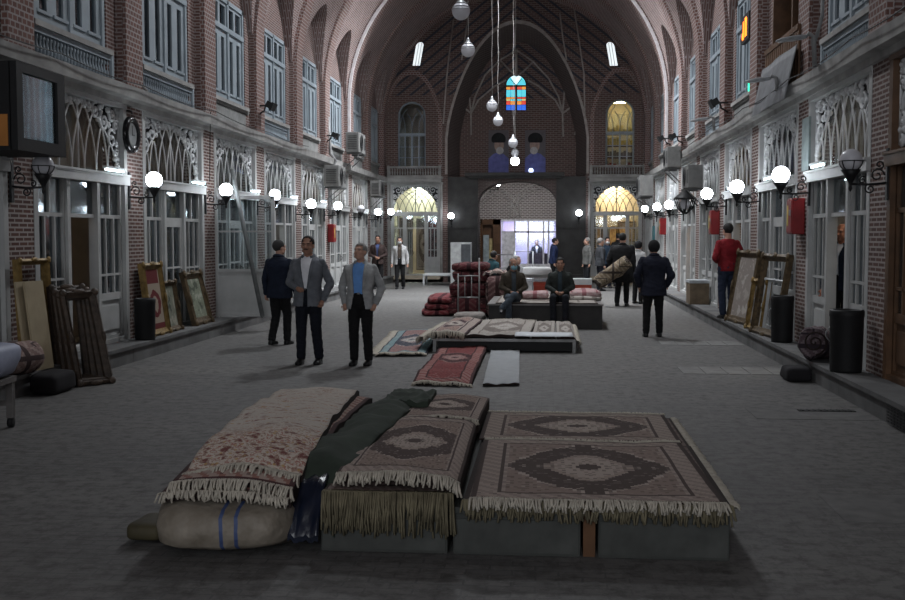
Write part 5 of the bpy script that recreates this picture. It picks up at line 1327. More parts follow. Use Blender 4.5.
def floral(name):
    t = NT(name); sp = t.n('SeparateXYZ'); uv = t.coord('UV'); t.put(sp.inputs[0], uv); v = sp.outputs[1]
    mp = t.n('Mapping'); mp.inputs['Scale'].default_value = (10, 38, 1); t.put(mp.inputs[0], uv)
    n = t.noise(1., mp.outputs[0], 3., .6); mq = t.n('Mapping'); mq.inputs['Scale'].default_value = (14, 46, 1); t.put(mq.inputs[0], uv)
    vo = t.n('TexVoronoi'); t.put(vo.inputs['Vector'], mq.outputs[0]); vo.inputs['Scale'].default_value = 1.
    c = t.ramp(n, [(.30, (.16, .055, .05)), (.40, (.30, .20, .16)), (.47, (.50, .43, .37)), (.56, (.33, .16, .13)), (.62, (.46, .40, .34)), (.70, (.10, .10, .13))], True)
    c = t.mix(t.m('MULTIPLY', t.m('LESS_THAN', vo.outputs['Distance'], .22), .8), c, (.40, .26, .10))
    ms = t.n('Mapping'); ms.inputs['Scale'].default_value = (4, 70, 1); t.put(ms.inputs[0], uv)
    st = t.ramp(t.noise(1., ms.outputs[0], 4., .65), [(.40, 0.), (.50, 1.)])
    back = t.m('MULTIPLY', st, t.ramp(v, [(.20, 0.), (.32, .92)]))
    c = t.mix(back, c, (.46, .42, .375)); t.bump(st, .5, .01)
    return t.done(c, .95)
FLO_TOP = floral('rug_floral_top')
FLO = rug_mat('rug_cream_floral', .82, 3.1, (.38, .32, .275), (.10, .045, .04), (.44, .38, .33), (.30, .20, .17), accent=(.23, .085, .075), med=(.6, .10))
FLO2 = rug_mat('rug_red_floral', .80, 3.0, (.19, .095, .08), (.06, .03, .03), (.36, .31, .27), (.22, .11, .09), accent=(.38, .33, .29), med=(.6, .12))
def pile(z0, x0, x1, y0, lean, amp=.02, front=.0):
    def f(u, v):
        x = x0 + (x1-x0)*u + lean*v; y = y0 + (8.78-y0)*v
        z = z0 + .03*math.sin(u*PI) + wob(x, y, amp, 3.2) + .05*math.sin(v*PI)
        e = max(0, .10 - v)/.10; z -= front*e*e
        return V(x, y, z)
    return f
rug('rug', 'lowest red brown rug of the cream pile on the wrapped bale, white fringe', FLO2, -.95, -.12, 5.62, 8.7, .335, .05, fn=pile(.345, -.86, -.13, 5.66, -.02, .015, .02), fr='f', flen=.03, fdrop=.05, nu=20, nv=40)
rug('rug', 'middle rug of the cream pile on the wrapped bale, thick white fringe in front', FLO2, -.9, -.14, 5.68, 8.7, .385, .05, fn=pile(.40, -.82, -.13, 5.72, -.06, .02, .03), fr='f', flen=.06, fdrop=.075, nu=20, nv=40)
rug('rug', 'topmost cream floral rug of the pile on the wrapped bale', FLO_TOP, -.85, -.2, 5.8, 8.7, .44, .05, fn=pile(.455, -.79, -.12, 5.90, -.18, .035, .05), fr='f', flen=.085, fdrop=.085, nu=24, nv=44)
m = MB(); m.M = Rz(.3); 
o = bale(None, .10, .17, .105, 9, .12).build('bag', pm('olive_bag', (.05, .042, .022), .7, var=.3), None, (-1.02, 5.98, 0)); tag(o, 'small folded olive bag on the floor left of the wrapped bale', 'bag')
# ---- rug folded on the floor, and grey felt
REDR = rug_mat('rug_red', .75, 3.6, (.20, .045, .045), (.055, .018, .02), (.34, .22, .20), (.23, .07, .065), accent=(.30, .17, .15), med=(.55, .18))
REDR2 = rug_mat('rug_maroon', .7, .9, (.16, .022, .03), (.05, .01, .014), (.28, .12, .12), (.17, .03, .035), accent=(.25, .10, .10), med=(.5, .3))
def fr1(u, v): return V(-.31 + .70*u - .03*v, 12.4 - .1*u + 3.95*v, .075 + .05*math.sin(PI*u)*math.sin(PI*min(1, v+.2)) + wob(u, v*3, .03, 3) - (.05*max(0, .12-v)/.12))
rug('rug', 'red patterned rug folded on the floor, white fringe towards the camera', REDR, -.31, .4, 12.35, 16.3, .09, .06, fn=fr1, fr='f', flen=.09, fdrop=.03)
rug('felt_sheet', 'pale grey felt underlay on the floor beside the red folded rug', pm('grey_felt', (.36, .375, .39), .9, var=.06), .42, .95, 12.3, 15.9, .03, .02, fn=lambda u, v: V(.52 + .42*u - .09*v, 12.28 + .1*u + 3.7*v, .035 + wob(u*2, v*3, .02, 2)), cat='underlay')
# ---- second platform: low steel frame
r = tag(empty('low_platform', (.62, 15.95, 0)), 'low black steel framed platform spread with cream rugs, behind the red folded rug', 'platform')
m = MB(); m.box(-1.06, 1.06, .0, 3.1, .17, .20); m.build('top_board', pm('platform_board', (.17, .165, .155), .7), r)
m = MB(); m.box(-1.0, 1.0, .08, 3.0, .02, .17); m.build('base', BLACKP, r)  # black box stands for the shaded void under the board
for x in (-1.04, 1.04):
    for y in (.01, 3.08): m = MB(); m.box(x-.025, x+.025, y-.02, y+.02, 0, .17); m.build('leg', pm('platform_leg', (.25, .25, .25), .5, .3), r)
m = MB(); m.box(-1.06, 1.06, -.02, .0, .165, .205); m.build('front_rail', pm('platform_leg', (.25,.25,.25)), r)
GRY = rug_mat('rug_cream_faded', .9, 2.6, (.34, .31, .28), (.17, .145, .13), (.42, .39, .36), (.33, .30, .27), accent=(.40, .37, .34), med=(.5, .4))
PNK = rug_mat('rug_pink', .7, 2.8, (.30, .21, .18), (.05, .028, .035), (.42, .38, .34), (.34, .27, .24), accent=(.25, .09, .08), med=(.5, .3))
rug('rug', 'faded cream rug in the middle of the low steel platform', GRY, .05, .95, 16., 18.95, .235, .04, fn=lambda u, v: V(.04 + .95*u + .08*v, 16.0 + 2.95*v, .245 + wob(u*2, v*3, .03, 2) + .02*math.sin(PI*u)), fr='b', flen=.05, fdrop=.02)
rug('rug', 'faded cream rug at the right of the low steel platform', GRY, .95, 1.68, 15.98, 18.9, .235, .04, fn=lambda u, v: V(1.03 + .34*u + .03*v, 15.98 + 2.9*v, .245 + wob(u*2+4, v*3, .025, 2)), cat='rug')
rug('rug', 'narrow faded cream rug along the right edge of the low steel platform', GRY, 1.4, 1.72, 15.98, 18.9, .235, .04, fn=lambda u, v: V(1.40 + .30*u + .01*v, 15.98 + 2.9*v, .24 + wob(u*2+9, v*3, .02, 2) - .06*max(0, u-.8)*5), fr='r', flen=.05, fdrop=.06)
rug('rug', 'pink and black folded rug at the left of the low steel platform, white fringe', PNK, -.5, .1, 15.9, 18.7, .27, .07, fn=lambda u, v: V(-.58 + .62*u + .10*v, 15.92 + 2.7*v, .27 + .06*math.sin(PI*u) + wob(u*2, v*2, .03, 2) - .08*max(0, .25-u)*2), fr='fl', flen=.10, fdrop=.10)
m = MB(); m.slab(lambda u, v: V(.78 + .86*u, 15.93 + .45*v, .272 + .008*noise.noise(V(u*4, v*2, 3)) - .03*max(0, .1-v)*8), 14, 5, .004)
tag(m.build('paper_sheet', pm('white_paper', (.60, .63, .66), .6, var=.05)), 'white paper sheet on the front edge of the low steel platform', 'paper')
MUL = rug_mat('rug_multicolour', .75, 3.6, (.26, .15, .14), (.045, .05, .07), (.42, .40, .37), (.10, .22, .25), accent=(.36, .33, .30), med=(.5, .3))
rug('rug', 'multicoloured rug flat on the floor left of the low platform, white fringe', MUL, -1.25, -.5, 15.3, 19.1, .03, .02, fn=lambda u, v: V(-1.2 + .72*u - .2*v + .03*v*u, 15.3 + .1*u + 3.75*v, .03 + wob(u*2, v*3, .03, 2) + .03*math.sin(PI*u)), fr='fl', flen=.10, fdrop=.02)
# ---- red stack on the floor
for i in range(3):
    o = bale(None, .36 - .02*i, 1.1, .15, i*3., .07).build('folded_rug', REDR2, None, (-1.10 + .03*i, 24.0, .135*i)); tag(o, 'folded dark red rug left of the tubular rack, %s of a pile of three' % ('lowest', 'middle', 'topmost')[i], 'rug', 'dark red folded rugs')
# ---- maroon heap behind the rack
DKM = rug_mat('rug_dark_maroon', .7, .9, (.075, .016, .02), (.03, .01, .012), (.16, .08, .075), (.09, .02, .024), accent=(.20, .11, .10), med=(.5, .3))
DKP = rug_mat('rug_dark_pink', .7, .9, (.12, .06, .055), (.03, .014, .014), (.22, .15, .14), (.10, .05, .05), accent=(.24, .15, .14), med=(.5, .3))
for i, (x, y, z, hx, hy, h, lb) in enumerate([(-.45, 23.6, 0, .50, .7, .42, 'lowest maroon rug bundle of the heap behind the tubular rack'), (-.42, 23.6, .40, .46, .66, .34, 'second maroon rug bundle of the heap behind the tubular rack'),
                                     (-.36, 23.6, .72, .42, .62, .27, 'third maroon rug bundle of the heap behind the tubular rack'), (-.42, 23.6, .97, .40, .6, .18, 'topmost maroon rug bundle of the heap behind the tubular rack'),
                                     (.22, 23.0, 0, .26, .5, .9, 'rosy rug draped upright beside the man in the brown jacket')]):
    o = bale(None, hx, hy, h, i*2.7, .12).build('rug_bundle', DKM if i < 4 else DKP, None, (x, y, z)); tag(o, lb, 'rug bundle')
m = MB(); m.slab(lambda u, v: V(-.1 + .62*u, 22.7 + 1.2*v, 1.0 - .18*abs(u-.4) + wob(u*3, v*3, .06, 2)), 12, 12, .05); tag(m.build('draped_rug', [PNK, PNK]), 'pinkish rug draped over the heap left of the seated man', 'rug')
o = bale(None, .30, .35, .22, 5, .15).build('rug_bundle', pm('grey_fleece', (.22,.20,.185), .95, var=.3, scale=9), None, (-.28, 21.2, 0)); tag(o, 'grey woolly bundle at the foot of the tubular rack', 'rug bundle')
# tubular rack
r = tag(empty('tubular_rack', (-.37, 22.3, 0)), 'upright grey tubular rack leaning by the maroon rug heap', 'rack'); TB = pm('rack_tube', (.26,.26,.26), .5, .4)
for x in (-.22, .22): m = MB(); m.tube([(x, 0, 0), (x, 0, 1.28 if x > 0 else .95)], .016, 8); m.build('upright', TB, r)
for z in (.45, .90): m = MB(); m.tube([(-.22, 0, z), (.22, 0, z)], .014, 8); m.build('crossbar', TB, r)
for x in (-.08, .06): m = MB(); m.tube([(x, 0, .45), (x, 0, .9)], .011, 6); m.build('spindle', TB, r)
m = MB(); m.tube([(-.22, 0, 0), (-.22, .5, .0)], .014, 6); m.tube([(.22, 0, 0), (.22, .5, 0)], .014, 6); m.tube([(-.22, .5, 0), (.22, .5, 0)], .014, 6); m.build('foot', TB, r)
# ---- back platform
r = tag(empty('bench_platform', (1.22, 20.0, 0)), 'dark box platform on which two men sit', 'platform')
m = MB(); m.box(-1.05, 1.06, 0, 4.9, 0, .44); m.build('body', pm('platform_dark', (.028, .026, .025), .6), r, bevel=.01)
m = MB(); m.box(-1.07, 1.08, -.02, 4.92, .44, .47); m.build('top_board', pm('platform_top', (.18,.17,.165), .7), r)
rug('rug', 'pale rug covering the platform under the two seated men', GRY, .3, 2.2, 20.0, 23.0, .49, .02, amp=.008)
o = bale(None, .33, .50, .15, 2, .14).build('folded_rug', rug_mat('rug_rose', .6, 1., (.42, .26, .26), (.26, .11, .12), (.52, .44, .43), (.40, .26, .26), accent=(.5, .42, .41), med=(.5, .4)), None, (1.98, 21.5, .52)); tag(o, 'folded rose red rug on the platform right of the seated men', 'rug')
o = bale(None, .38, .6, .10, 6, .10).build('folded_rug', GRY, None, (1.95, 21.5, .47)); tag(o, 'folded cream rug under the rose red one on the platform', 'rug')
o = bale(None, .26, .4, .15, 8, .10).build('folded_rug', bpy.data.materials['rug_rose'], None, (1.02, 21.4, .49)); tag(o, 'folded rose rug on the platform between the two seated men', 'rug')
def carton(x, y, z, w, d, h, mats, lb, tilt=0):
    r = tag(empty('carton', (x, y, z), tilt), lb, 'box'); m = MB(); m.box(-w/2, w/2, 0, d, 0, h*.62); m.build('body', mats[0], r, bevel=.008)
    m = MB(); m.box(-w/2-.008, w/2+.008, -.008, d+.008, h*.62, h); m.build('lid', mats[1], r, bevel=.008); return r
REDC = pm('red_carton', (.36, .055, .03), .6, var=.15)
carton(2.0, 23.2, .47, .42, .4, .34, (REDC, WHITE), 'red carton with a white top behind the rose red folded rug')
r = tag(empty('folding_table', (1.06, 24.6, .47)), 'small folding table with a white bundle, on the platform behind the seated men', 'table')
m = MB(); m.box(-.42, .42, 0, .6, .30, .33); m.build('tabletop', pm('table_top', (.2,.19,.18), .7), r)
for x in (-.36, .36):
    for y in (.05, .55): m = MB(); m.box(x-.02, x+.02, y-.02, y+.02, 0, .3); m.build('leg', STEEL, r)
carton(1.10, 24.7, .47, .30, .3, .2, (REDC, REDC), 'red carton under the folding table')
o = bale(None, .33, .26, .22, 4, .25).build('cloth_bundle', pm('white_cloth', (.46, .46, .46), .9, var=.08, scale=8), None, (1.03, 24.9, .80)); tag(o, 'white cloth bundle heaped on the folding table', 'bundle')
# ---- white bench at the left, far
r = tag(empty('low_bench', (-2.45, 37.2, 0)), 'low white bench in front of the left end shopfront', 'bench')
m = MB(); m.box(-.62, .95, 0, 1.0, .32, .40); m.build('seat', WHITE, r, bevel=.02)
for x in (-.58, .9):
    for y in (.05, .95): m = MB(); m.box(x-.03, x+.03, y-.03, y+.03, 0, .32); m.build('leg', WHITE, r)
# things around the portal
def rail_stand(x, y, w, h, lb, mat):
    r = tag(empty('metal_trolley', (x, y, 0)), lb, 'trolley')
    for sx in (-w/2, w/2): m = MB(); m.tube([(sx, 0, 0), (sx, 0, h)], .02, 6); m.build('post', mat, r)
    for z in (h, h*.6, h*.3): m = MB(); m.tube([(-w/2, 0, z), (w/2, 0, z)], .016, 6); m.build('rail', mat, r)
    m = MB(); m.box(-w/2, w/2, -.02, .5, h*.28, h*.33); m.build('shelf', mat, r)
rail_stand(.55, 33., .55, 1.25, 'grey metal trolley in front of the portal, left of the man in blue', STEEL)
rail_stand(-.15, 35.5, .6, 1.1, 'grey metal trolley just outside the portal on its left', pm('bracket_grey', (.12,.12,.12)))
r = tag(empty('metal_cabinet', (-1.65, 36.2, 0)), 'small white metal cabinet by the left granite pier of the portal', 'cabinet')
m = MB(); m.box(-.35, .35, 0, .4, 0, 1.5); m.build('body', pm('cabinet_white', (.32,.33,.33), .6), r, bevel=.01)
for x in (-.175, .175): m = MB(); m.box(x-.16, x+.16, -.02, 0, .06, 1.44); d = m.build('door', pm('cabinet_door', (.05,.055,.06), .4) if x > 0 else pm('cabinet_white', (.3,.3,.3)), r); m = MB(); m.box(x*.2-.012, x*.2+.012, -.035, -.02, .7, .85); m.build('handle', STEEL, d)
# ---- cardboard box on the right kerb
a = on_z(684, 304, STEP); r = tag(empty('cardboard_box', (4.30, 23.6, 0)), 'brown cardboard box with a pale lid on the right kerb edge', 'box'); w_ = .42
m = MB(); m.box(-.21, .21, -.3, .3, .0, .46); m.build('body', pm('cardboard', (.14, .105, .07), .8), r, bevel=.01); m = MB(); m.box(-.22, .22, -.31, .31, .46, .53); m.build('lid', pm('box_lid', (.38,.40,.42), .6), r, bevel=.01)
r.location = (4.56, 24.0, STEP)
# ---- litter bins
def bin_(x, y, z, r_, h, lb):
    r = tag(empty('litter_bin', (x, y, z)), lb, 'bin', 'black litter bins on the kerbs')
    m = MB(); m.lathe([(.01, 0), (r_*.92, 0), (r_*.95, .03), (r_, h*.88), (r_*1.03, h*.9), (r_*1.03, h*.97), (r_*.97, h), (r_*.85, h), (r_*.82, h*.9), (.01, h*.88)], seg=26); m.build('body', BLACKP, r)
    m = MB(); m.tube([(-r_*.98 - .0, -.0, h*.72)] + [(-r_*.98 - .05*math.sin(t), 0, h*.72 - .16*t/PI) for t in (.5, 1.2, 2., 2.6, PI)], .007, 5); m.build('handle', STEEL, r)
bin_(-4.52, 15.0, STEP, .15, .60, 'black litter bin before the red framed picture on the left kerb')
bin_(4.56, 15.45, STEP, .155, .66, 'black litter bin beside the leaning gilt frames on the right kerb')
bin_(4.55, 12.15, STEP, .18, .69, 'black litter bin nearest the camera, by the rolled rug on the right kerb')
# ---- framed things
def frame(loc, yaw, tilt, w, h, fw, mat, art, lb, cat='picture frame', group=None, dep=.05, back=None):
    """bottom centre at loc; faces -y before yaw; leans back by tilt"""
    r = tag(empty('picture_frame' if art is None else 'framed_picture', loc, (-tilt, 0, yaw)), lb, cat, group)
    m = MB(); W, t = w/2, fw
    for a in range(4):
        pass
    def mould(o, i, y0, y1):
        Oc = [(-W+o, o), (W-o, o), (W-o, h-o), (-W+o, h-o)]; Ic = [(-W+i, i), (W-i, i), (W-i, h-i), (-W+i, h-i)]
        for k in range(4):
            k2 = (k+1) % 4
            b = m.pts([(Oc[k][0], y0, Oc[k][1]), (Oc[k2][0], y0, Oc[k2][1]), (Ic[k2][0], y1, Ic[k2][1]), (Ic[k][0], y1, Ic[k][1]),
                       (Oc[k][0], dep, Oc[k][1]), (Oc[k2][0], dep, Oc[k2][1]), (Ic[k2][0], dep, Ic[k2][1]), (Ic[k][0], dep, Ic[k][1])])
            for q in ((0,1,2,3), (7,6,5,4), (0,4,5,1), (3,2,6,7)): m.face([b + j for j in q])
    mould(0, t*.35, -.02, -.045); mould(t*.35, t*.75, -.03, .0); mould(t*.75, t, -.01, .005)
    m.build('moulding', mat, r)
    c = MB()
    for sx in (-1, 1):
        for zz in (.0, h):
            c = MB(); c.ell((sx*(W - t*.3), -.035, zz + (t*.3 if zz == 0 else -t*.3)), (t*.55, .025, t*.55), 10, 6); c.build('corner_ornament', mat, r)
        c = MB(); c.ell((sx*(W - t*.25), -.035, h/2), (t*.35, .02, t*.9), 8, 5); c.build('side_ornament', mat, r)
    for zz in (h - t*.2, t*.2): c = MB(); c.ell((0, -.035, zz), (t*1.1, .022, t*.4), 8, 5); c.build('centre_ornament', mat, r)
    if art: m = MB(); m.grid(lambda u, v: (-W+t*.95 + (w-1.9*t)*u, .01, t*.95 + (h-1.9*t)*v), 1, 1, uv=True); m.build('picture', art, r)
    return r
def art_mat(name, cols, sc=5., seed=0):
    t = NT(name); mp = t.n('Mapping'); mp.inputs['Location'].default_value = (seed, seed*1.7, 0); t.put(mp.inputs[0], t.coord('UV'))
    n = t.noise(sc, mp.outputs[0], 5., .6); k = len(cols)
    return t.done(t.ramp(n, [(.28 + .44*i/(k-1), c) for i, c in enumerate(cols)], True), .6)
def red_text():
    t = NT('red_panel_art'); sp = t.n('SeparateXYZ'); t.put(sp.inputs[0], t.coord('UV')); u, v = sp.outputs[0], sp.outputs[1]
    n = t.noise(5., t.coord('UV'), 3.)
    d = t.m('ADD', t.m('POWER', t.m('DIVIDE', t.m('SUBTRACT', u, .52), .36), 2.), t.m('POWER', t.m('DIVIDE', t.m('SUBTRACT', v, .42), .22), 2.))
    rg = t.m('LESS_THAN', t.m('ABSOLUTE', t.m('SUBTRACT', t.m('ADD', d, t.m('MULTIPLY', n, .9)), 1.15)), .36)
    tp = t.m('MULTIPLY', t.m('GREATER_THAN', v, .76), t.m('LESS_THAN', t.m('ABSOLUTE', t.m('SUBTRACT', u, .5)), .42)); bt = t.m('LESS_THAN', v, .10)
    return t.done(t.mix(t.m('MAXIMUM', t.m('MAXIMUM', rg, tp), bt), (.27, .22, .17), (.10, .008, .010)), .8)
# left: big carved frames leaning at the kerb
ORDW = ['frontmost', 'second', 'third', 'rearmost']
for i, (x, y, w_, h_, ti) in enumerate([(-3.99, 12.04, .46, 1.14, .33), (-4.10, 12.10, .46, 1.10, .28), (-4.21, 12.16, .46, 1.12, .22), (-4.32, 12.22, .44, 1.15, .15)]):
    frame((x, y, .01), .93, ti, w_, h_, .085, BROWNF, None, 'tall carved dark brown picture frame leaning at the left kerb, %s of four' % ORDW[i], group='carved frames at the left kerb')
for i, (y, x) in enumerate([(11.42, -4.42), (11.5, -4.36)]):
    m = MB(); m.box(-.18, .18, 0, .025, 0, 1.0); o = m.build('wooden_board', WOODL, None, (x-.02, y+.10, STEP), (-.12, 0, PI/2 - .1)); tag(o, 'pale wooden board leaning behind the carved frames, %s of two' % ('rear', 'front')[i], 'board', 'pale boards')
frame((-4.62, 11.95, STEP), PI/2 , .05, .74, 1.24, .075, GOLD, None, 'plain gilt frame standing behind the pale boards by the brick pier')
# left pictures on the kerb
frame((-4.56, 15.72, STEP), PI/2 , .13, .78, 1.10, .10, GOLD, red_text(), 'tall gilt framed panel with red ornament leaning beside the left litter bin', 'picture')
frame((-4.58, 16.42, STEP), PI/2 , .15, .60, .80, .085, GOLDD, art_mat('art_landscape', [(.05,.06,.05), (.16,.17,.13), (.28,.27,.22), (.08,.09,.06)], 3., 1.), 'small dark gilt framed landscape half hidden behind the red ornament panel', 'picture')
frame((-4.55, 17.75, STEP), PI/2 , .24, .92, .92, .13, GOLDD, art_mat('art_green', [(.06,.07,.05), (.17,.19,.14), (.30,.31,.25), (.10,.11,.08)], 4., 3.), 'square dark gilt framed green picture leaning alone on the left kerb', 'picture')
# right pictures
frame((4.50, 18.72, STEP), -PI/2 + .12, .17, 1.2, 1.26, .12, GOLDD, art_mat('art_pale', [(.30,.27,.24), (.22,.19,.17), (.36,.33,.30), (.20,.17,.15)], 4., 5.), 'large framed pale picture leaning beside the man in the red sweater', 'picture')
frame((4.52, 17.3, STEP), -PI/2 + .1, .14, .8, .82, .10, GOLD, art_mat('art_small', [(.10,.09,.08), (.25,.22,.19), (.16,.14,.12)], 4., 7.), 'smaller gilt framed picture between the two large ones on the right kerb', 'picture')
frame((4.50, 16.42, STEP), -PI/2 + .1, .15, 1.25, 1.24, .11, GOLDD, None, 'large empty dark gilt frame leaning by the right litter bin')
frame((4.60, 16.5, STEP), -PI/2 + .1, .12, .9, .85, .05, WHITE, None, 'white inner frame leaning inside the large empty gilt frame')
# ---- rolled rug at the right kerb, dark lump below
def roll(c, d, L, r_, mat, name, lb, ends=True, lump=.15):
    d = Vector(d).normalized(); N, K = 20, 26; u = d.orthogonal().normalized(); w_ = d.cross(u); rg = []
    for j in range(N + 1):
        t = -L/2 + L*j/N; q = 1 - .25*max(0, abs(t)/(L/2) - .8)*5*.5
        rg.append([d*t + (u*math.cos(2*PI*i/K) + w_*math.sin(2*PI*i/K))*r_*q*(1 + lump*noise.noise(V(math.cos(2*PI*i/K)*1.5, math.sin(2*PI*i/K)*1.5, t*4))) for i in range(K)])
    m = MB(); m.loft(rg); o = m.build(name, mat, None, c); tag(o, lb, 'rug roll')
    for k, t in ((0, -L/2), (1, L/2)):
        e = MB(); e.tube([d*(t*(1.004)) + (u*math.cos(a) + w_*math.sin(a))*(r_*.78*a/15.) for a in [i*.4 for i in range(38)]], .011, 4); e.build('rolled_end', SIDE_D, o)
    return o
DKR = rug_mat('rug_dark_roll', 1., 1., (.075, .05, .058), (.03, .022, .028), (.20, .165, .175), (.085, .06, .068), accent=(.18, .15, .16))
a = on_z(818, 372, .1)
roll((4.56, 13.42, .43), (.35, 1, -.12), .85, .195, DKR, 'rolled_rug', 'dark patterned rug roll lying over the right kerb by the nearest litter bin', lump=.3)
o = bale(None, .16, .22, .18, 7, .15).build('dark_sack', pm('dark_sack', (.015,.014,.016), .9), None, (4.255, 13.2, 0)); tag(o, 'dark sack under the rolled rug at the right kerb', 'sack')  # dark lump filling the darker base below the roll
# ---- cart and rolls at lower left
r = tag(empty('handcart', (-3.72, 9.25, 0), .1), 'wooden handcart leg and bed at the left edge of the picture', 'handcart')
WG = pm('grey_timber', (.14,.13,.125), .8, var=.3)
m = MB(); m.box(-.9, .16, -1.3, .10, .42, .47); m.build('bed', WG, r)
for x, y in ((.12, .05), (.12, -1.2), (-.8, .05)):
    m = MB(); m.box(x-.03, x+.03, y-.03, y+.03, .09, .42); m.build('leg', WG, r)
    m = MB(); m.M = T(x, y, .05) @ Ry(PI/2); m.lathe([(.012, -.02), (.05, -.02), (.05, .02), (.012, .02)], seg=14); m.build('castor', BLACKP, r)
m = MB(); m.box(-.8, .12, .03, .07, .2, .25); m.build('stretcher', WG, r)
o = bale(None, .42, .55, .32, 11, .2).build('cloth_bundle', pm('blue_white_plastic', (.33,.36,.47), .5, var=.12, scale=6), None, (-3.93, 8.95, .47)); tag(o, 'pale blue wrapped bundle on the handcart at the left edge', 'bundle')
RLP = rug_mat('rug_rolled_brown', 1., 1., (.24, .16, .14), (.08, .055, .055), (.42, .34, .31), (.26, .18, .16), accent=(.40, .30, .27))
roll((-4.50, 11.08, .42), (.45, 1, 0), .6, .175, RLP, 'rolled_rug', 'rolled patterned brown rug beside the carved frames at the left kerb')
o = bale(None, .16, .3, .24, 13, .12).build('dark_sack', pm('dark_sack', (.015,.014,.016)), None, (-4.22, 11.45, 0)); tag(o, 'dark sack under the rolled brown rug at the left kerb', 'sack')  # dark lump filling the dark area below the roll
# ---- white glazed screen with a leaning pole
ya = 19.25; xa, xb = -4.78, -3.72
r = tag(empty('glazed_screen', (xa, ya, 0)), 'white framed glazed screen standing out from the left wall', 'screen'); W = xb - xa
m = MB()
for x in (0, W): m.box(x-.03, x+.03, -.03, .03, .0 if x else STEP, 2.46)
m.box(0, W, -.03, .03, 2.40, 2.46); m.box(0, W, -.025, .025, 1.08, 1.13); m.box(0, W, -.025, .025, STEP+.02, STEP+.08); m.box(0, W, -.02, .02, 1.80, 1.83)
m.build('frame', PAINT, r)
m = MB(); m.box(.03, W-.03, -.008, .008, STEP+.06, 1.1); m.build('lower_panel', PAINT, r)
m = MB(); m.box(.03, W-.03, -.003, .003, 1.13, 2.4); m.build('pane', GLASS, r)
a = on_y(232, 186, 18.9); b = on_y(263, 304, 18.9); m = MB(); m.tube([(0,0,0), (a.x-b.x, .05, a.z)], .04, 8); m.ell((0,0,.0), .04, 8, 4)
tag(m.build('pole', pm('dull_pole', (.16,.17,.17), .6, .2), None, (b.x, 18.85, .3)), 'thick grey pole leaning diagonally against the white glazed screen', 'pole')
# ---- roll carried by the man in the long coat
pg = on_z(622, 306, 0.); q = on_y(617, 272, pg.y - .12)
roll((q.x - .12, pg.y - .38, q.z), (.75, -.25, .55), .95, .17, rug_mat('rug_carried', 1., 1., (.15, .12, .08), (.04, .03, .025), (.30, .26, .20), (.16, .12, .08), accent=(.22, .2, .15)), 'rolled_rug', 'brown patterned rug roll carried by the man in the long black coat', lump=.25)
# ---- orange wooden cupboards seen through open doors
for s_, y, lb in ((-1, 13.95, 'tall orange wooden cupboard just inside the open doorway of the nearest left shop'), (1, 28.3, 'tall orange wooden cupboard inside an open doorway far along the right wall')):
    r = tag(empty('cupboard', (s_*5.35, y, STEP), PI/2 if s_ < 0 else -PI/2), lb, 'cupboard')
    m = MB(); m.box(-.3, .3, 0, .3, 0, 2.1); m.build('body', WOODO, r, bevel=.01); m = MB(); m.box(-.27, .27, -.02, 0, .1, 2.0); d = m.build('door', WOODO, r); m = MB(); m.box(.2, .23, -.04, -.02, 1.0, 1.15); m.build('handle', STEEL, d)
# ---- things inside the end shops
for cx, lb, mat, y in ((DL-.55, 'pale rug hanging inside the left end shop, left of its door', FLO, 41.3), (DL+.1, 'beige rug hanging in the doorway of the left end shop', GRY, 41.6), (DL+.62, 'dark rug hanging inside the left end shop, right of its door', REDR2, 41.3)):
    m = MB(); m.slab(lambda u, v: V(-.28+.56*u, .015*math.sin(u*12), .15+2.0*v), 10, 6, .01); mm = MB()
    mm.grid(lambda u, v: (-.28+.56*u, .015*math.sin(u*12), .15+2.0*v), 12, 6); mm.grid(lambda u, v: (.28-.56*u, .02+.015*math.sin((1-u)*12), .15+2.0*v), 12, 6)
    tag(mm.build('hanging_rug', mat, None, (cx, y, STEP)), lb, 'rug', 'rugs in the left end shop')
for i, (cx, z, w_, h_, c) in enumerate([(DR-.6, 1.0, .5, 1.1, 'left'), (DR+.55, 1.5, .7, .8, 'right, above the small one'), (DR+.55, .7, .6, .6, 'right, the small lower one'), (DR+.02, 1.1, .4, 1., 'middle')]):
    frame((cx, 42.3, z), 0, .0, w_, h_, .08, GOLD, art_mat('art_warm_%d' % i, [(.35,.22,.10), (.5,.36,.18), (.25,.14,.07)], 4., i*2.), 'gilt picture on the back wall of the right end shop, %s' % c, 'picture', 'pictures in the right end shop')
r = tag(empty('shop_shelf', (3.88, 41.5, 3.74)), 'shelf of coloured goods inside the lit arched window', 'shelf')
for i, (z, c) in enumerate([(.45, (.35,.05,.04)), (.95, (.10,.09,.08)), (1.40, (.5,.36,.05)), (1.85, (.4,.3,.1))]):
    m = MB(); m.box(-.8, .8, 0, .35, z-.03, z); s_ = m.build('shelf_board', WOODB, r)
    m = MB()
    for j in range(12): h = random.uniform(.18, .34); m.box(-.78+j*.13, -.78+j*.13+.11, .05, .3, z, z+h)
    g = m.build('goods', pm('goods_%d' % i, c, .7, var=.4, scale=10), r); g['kind'] = 'stuff'
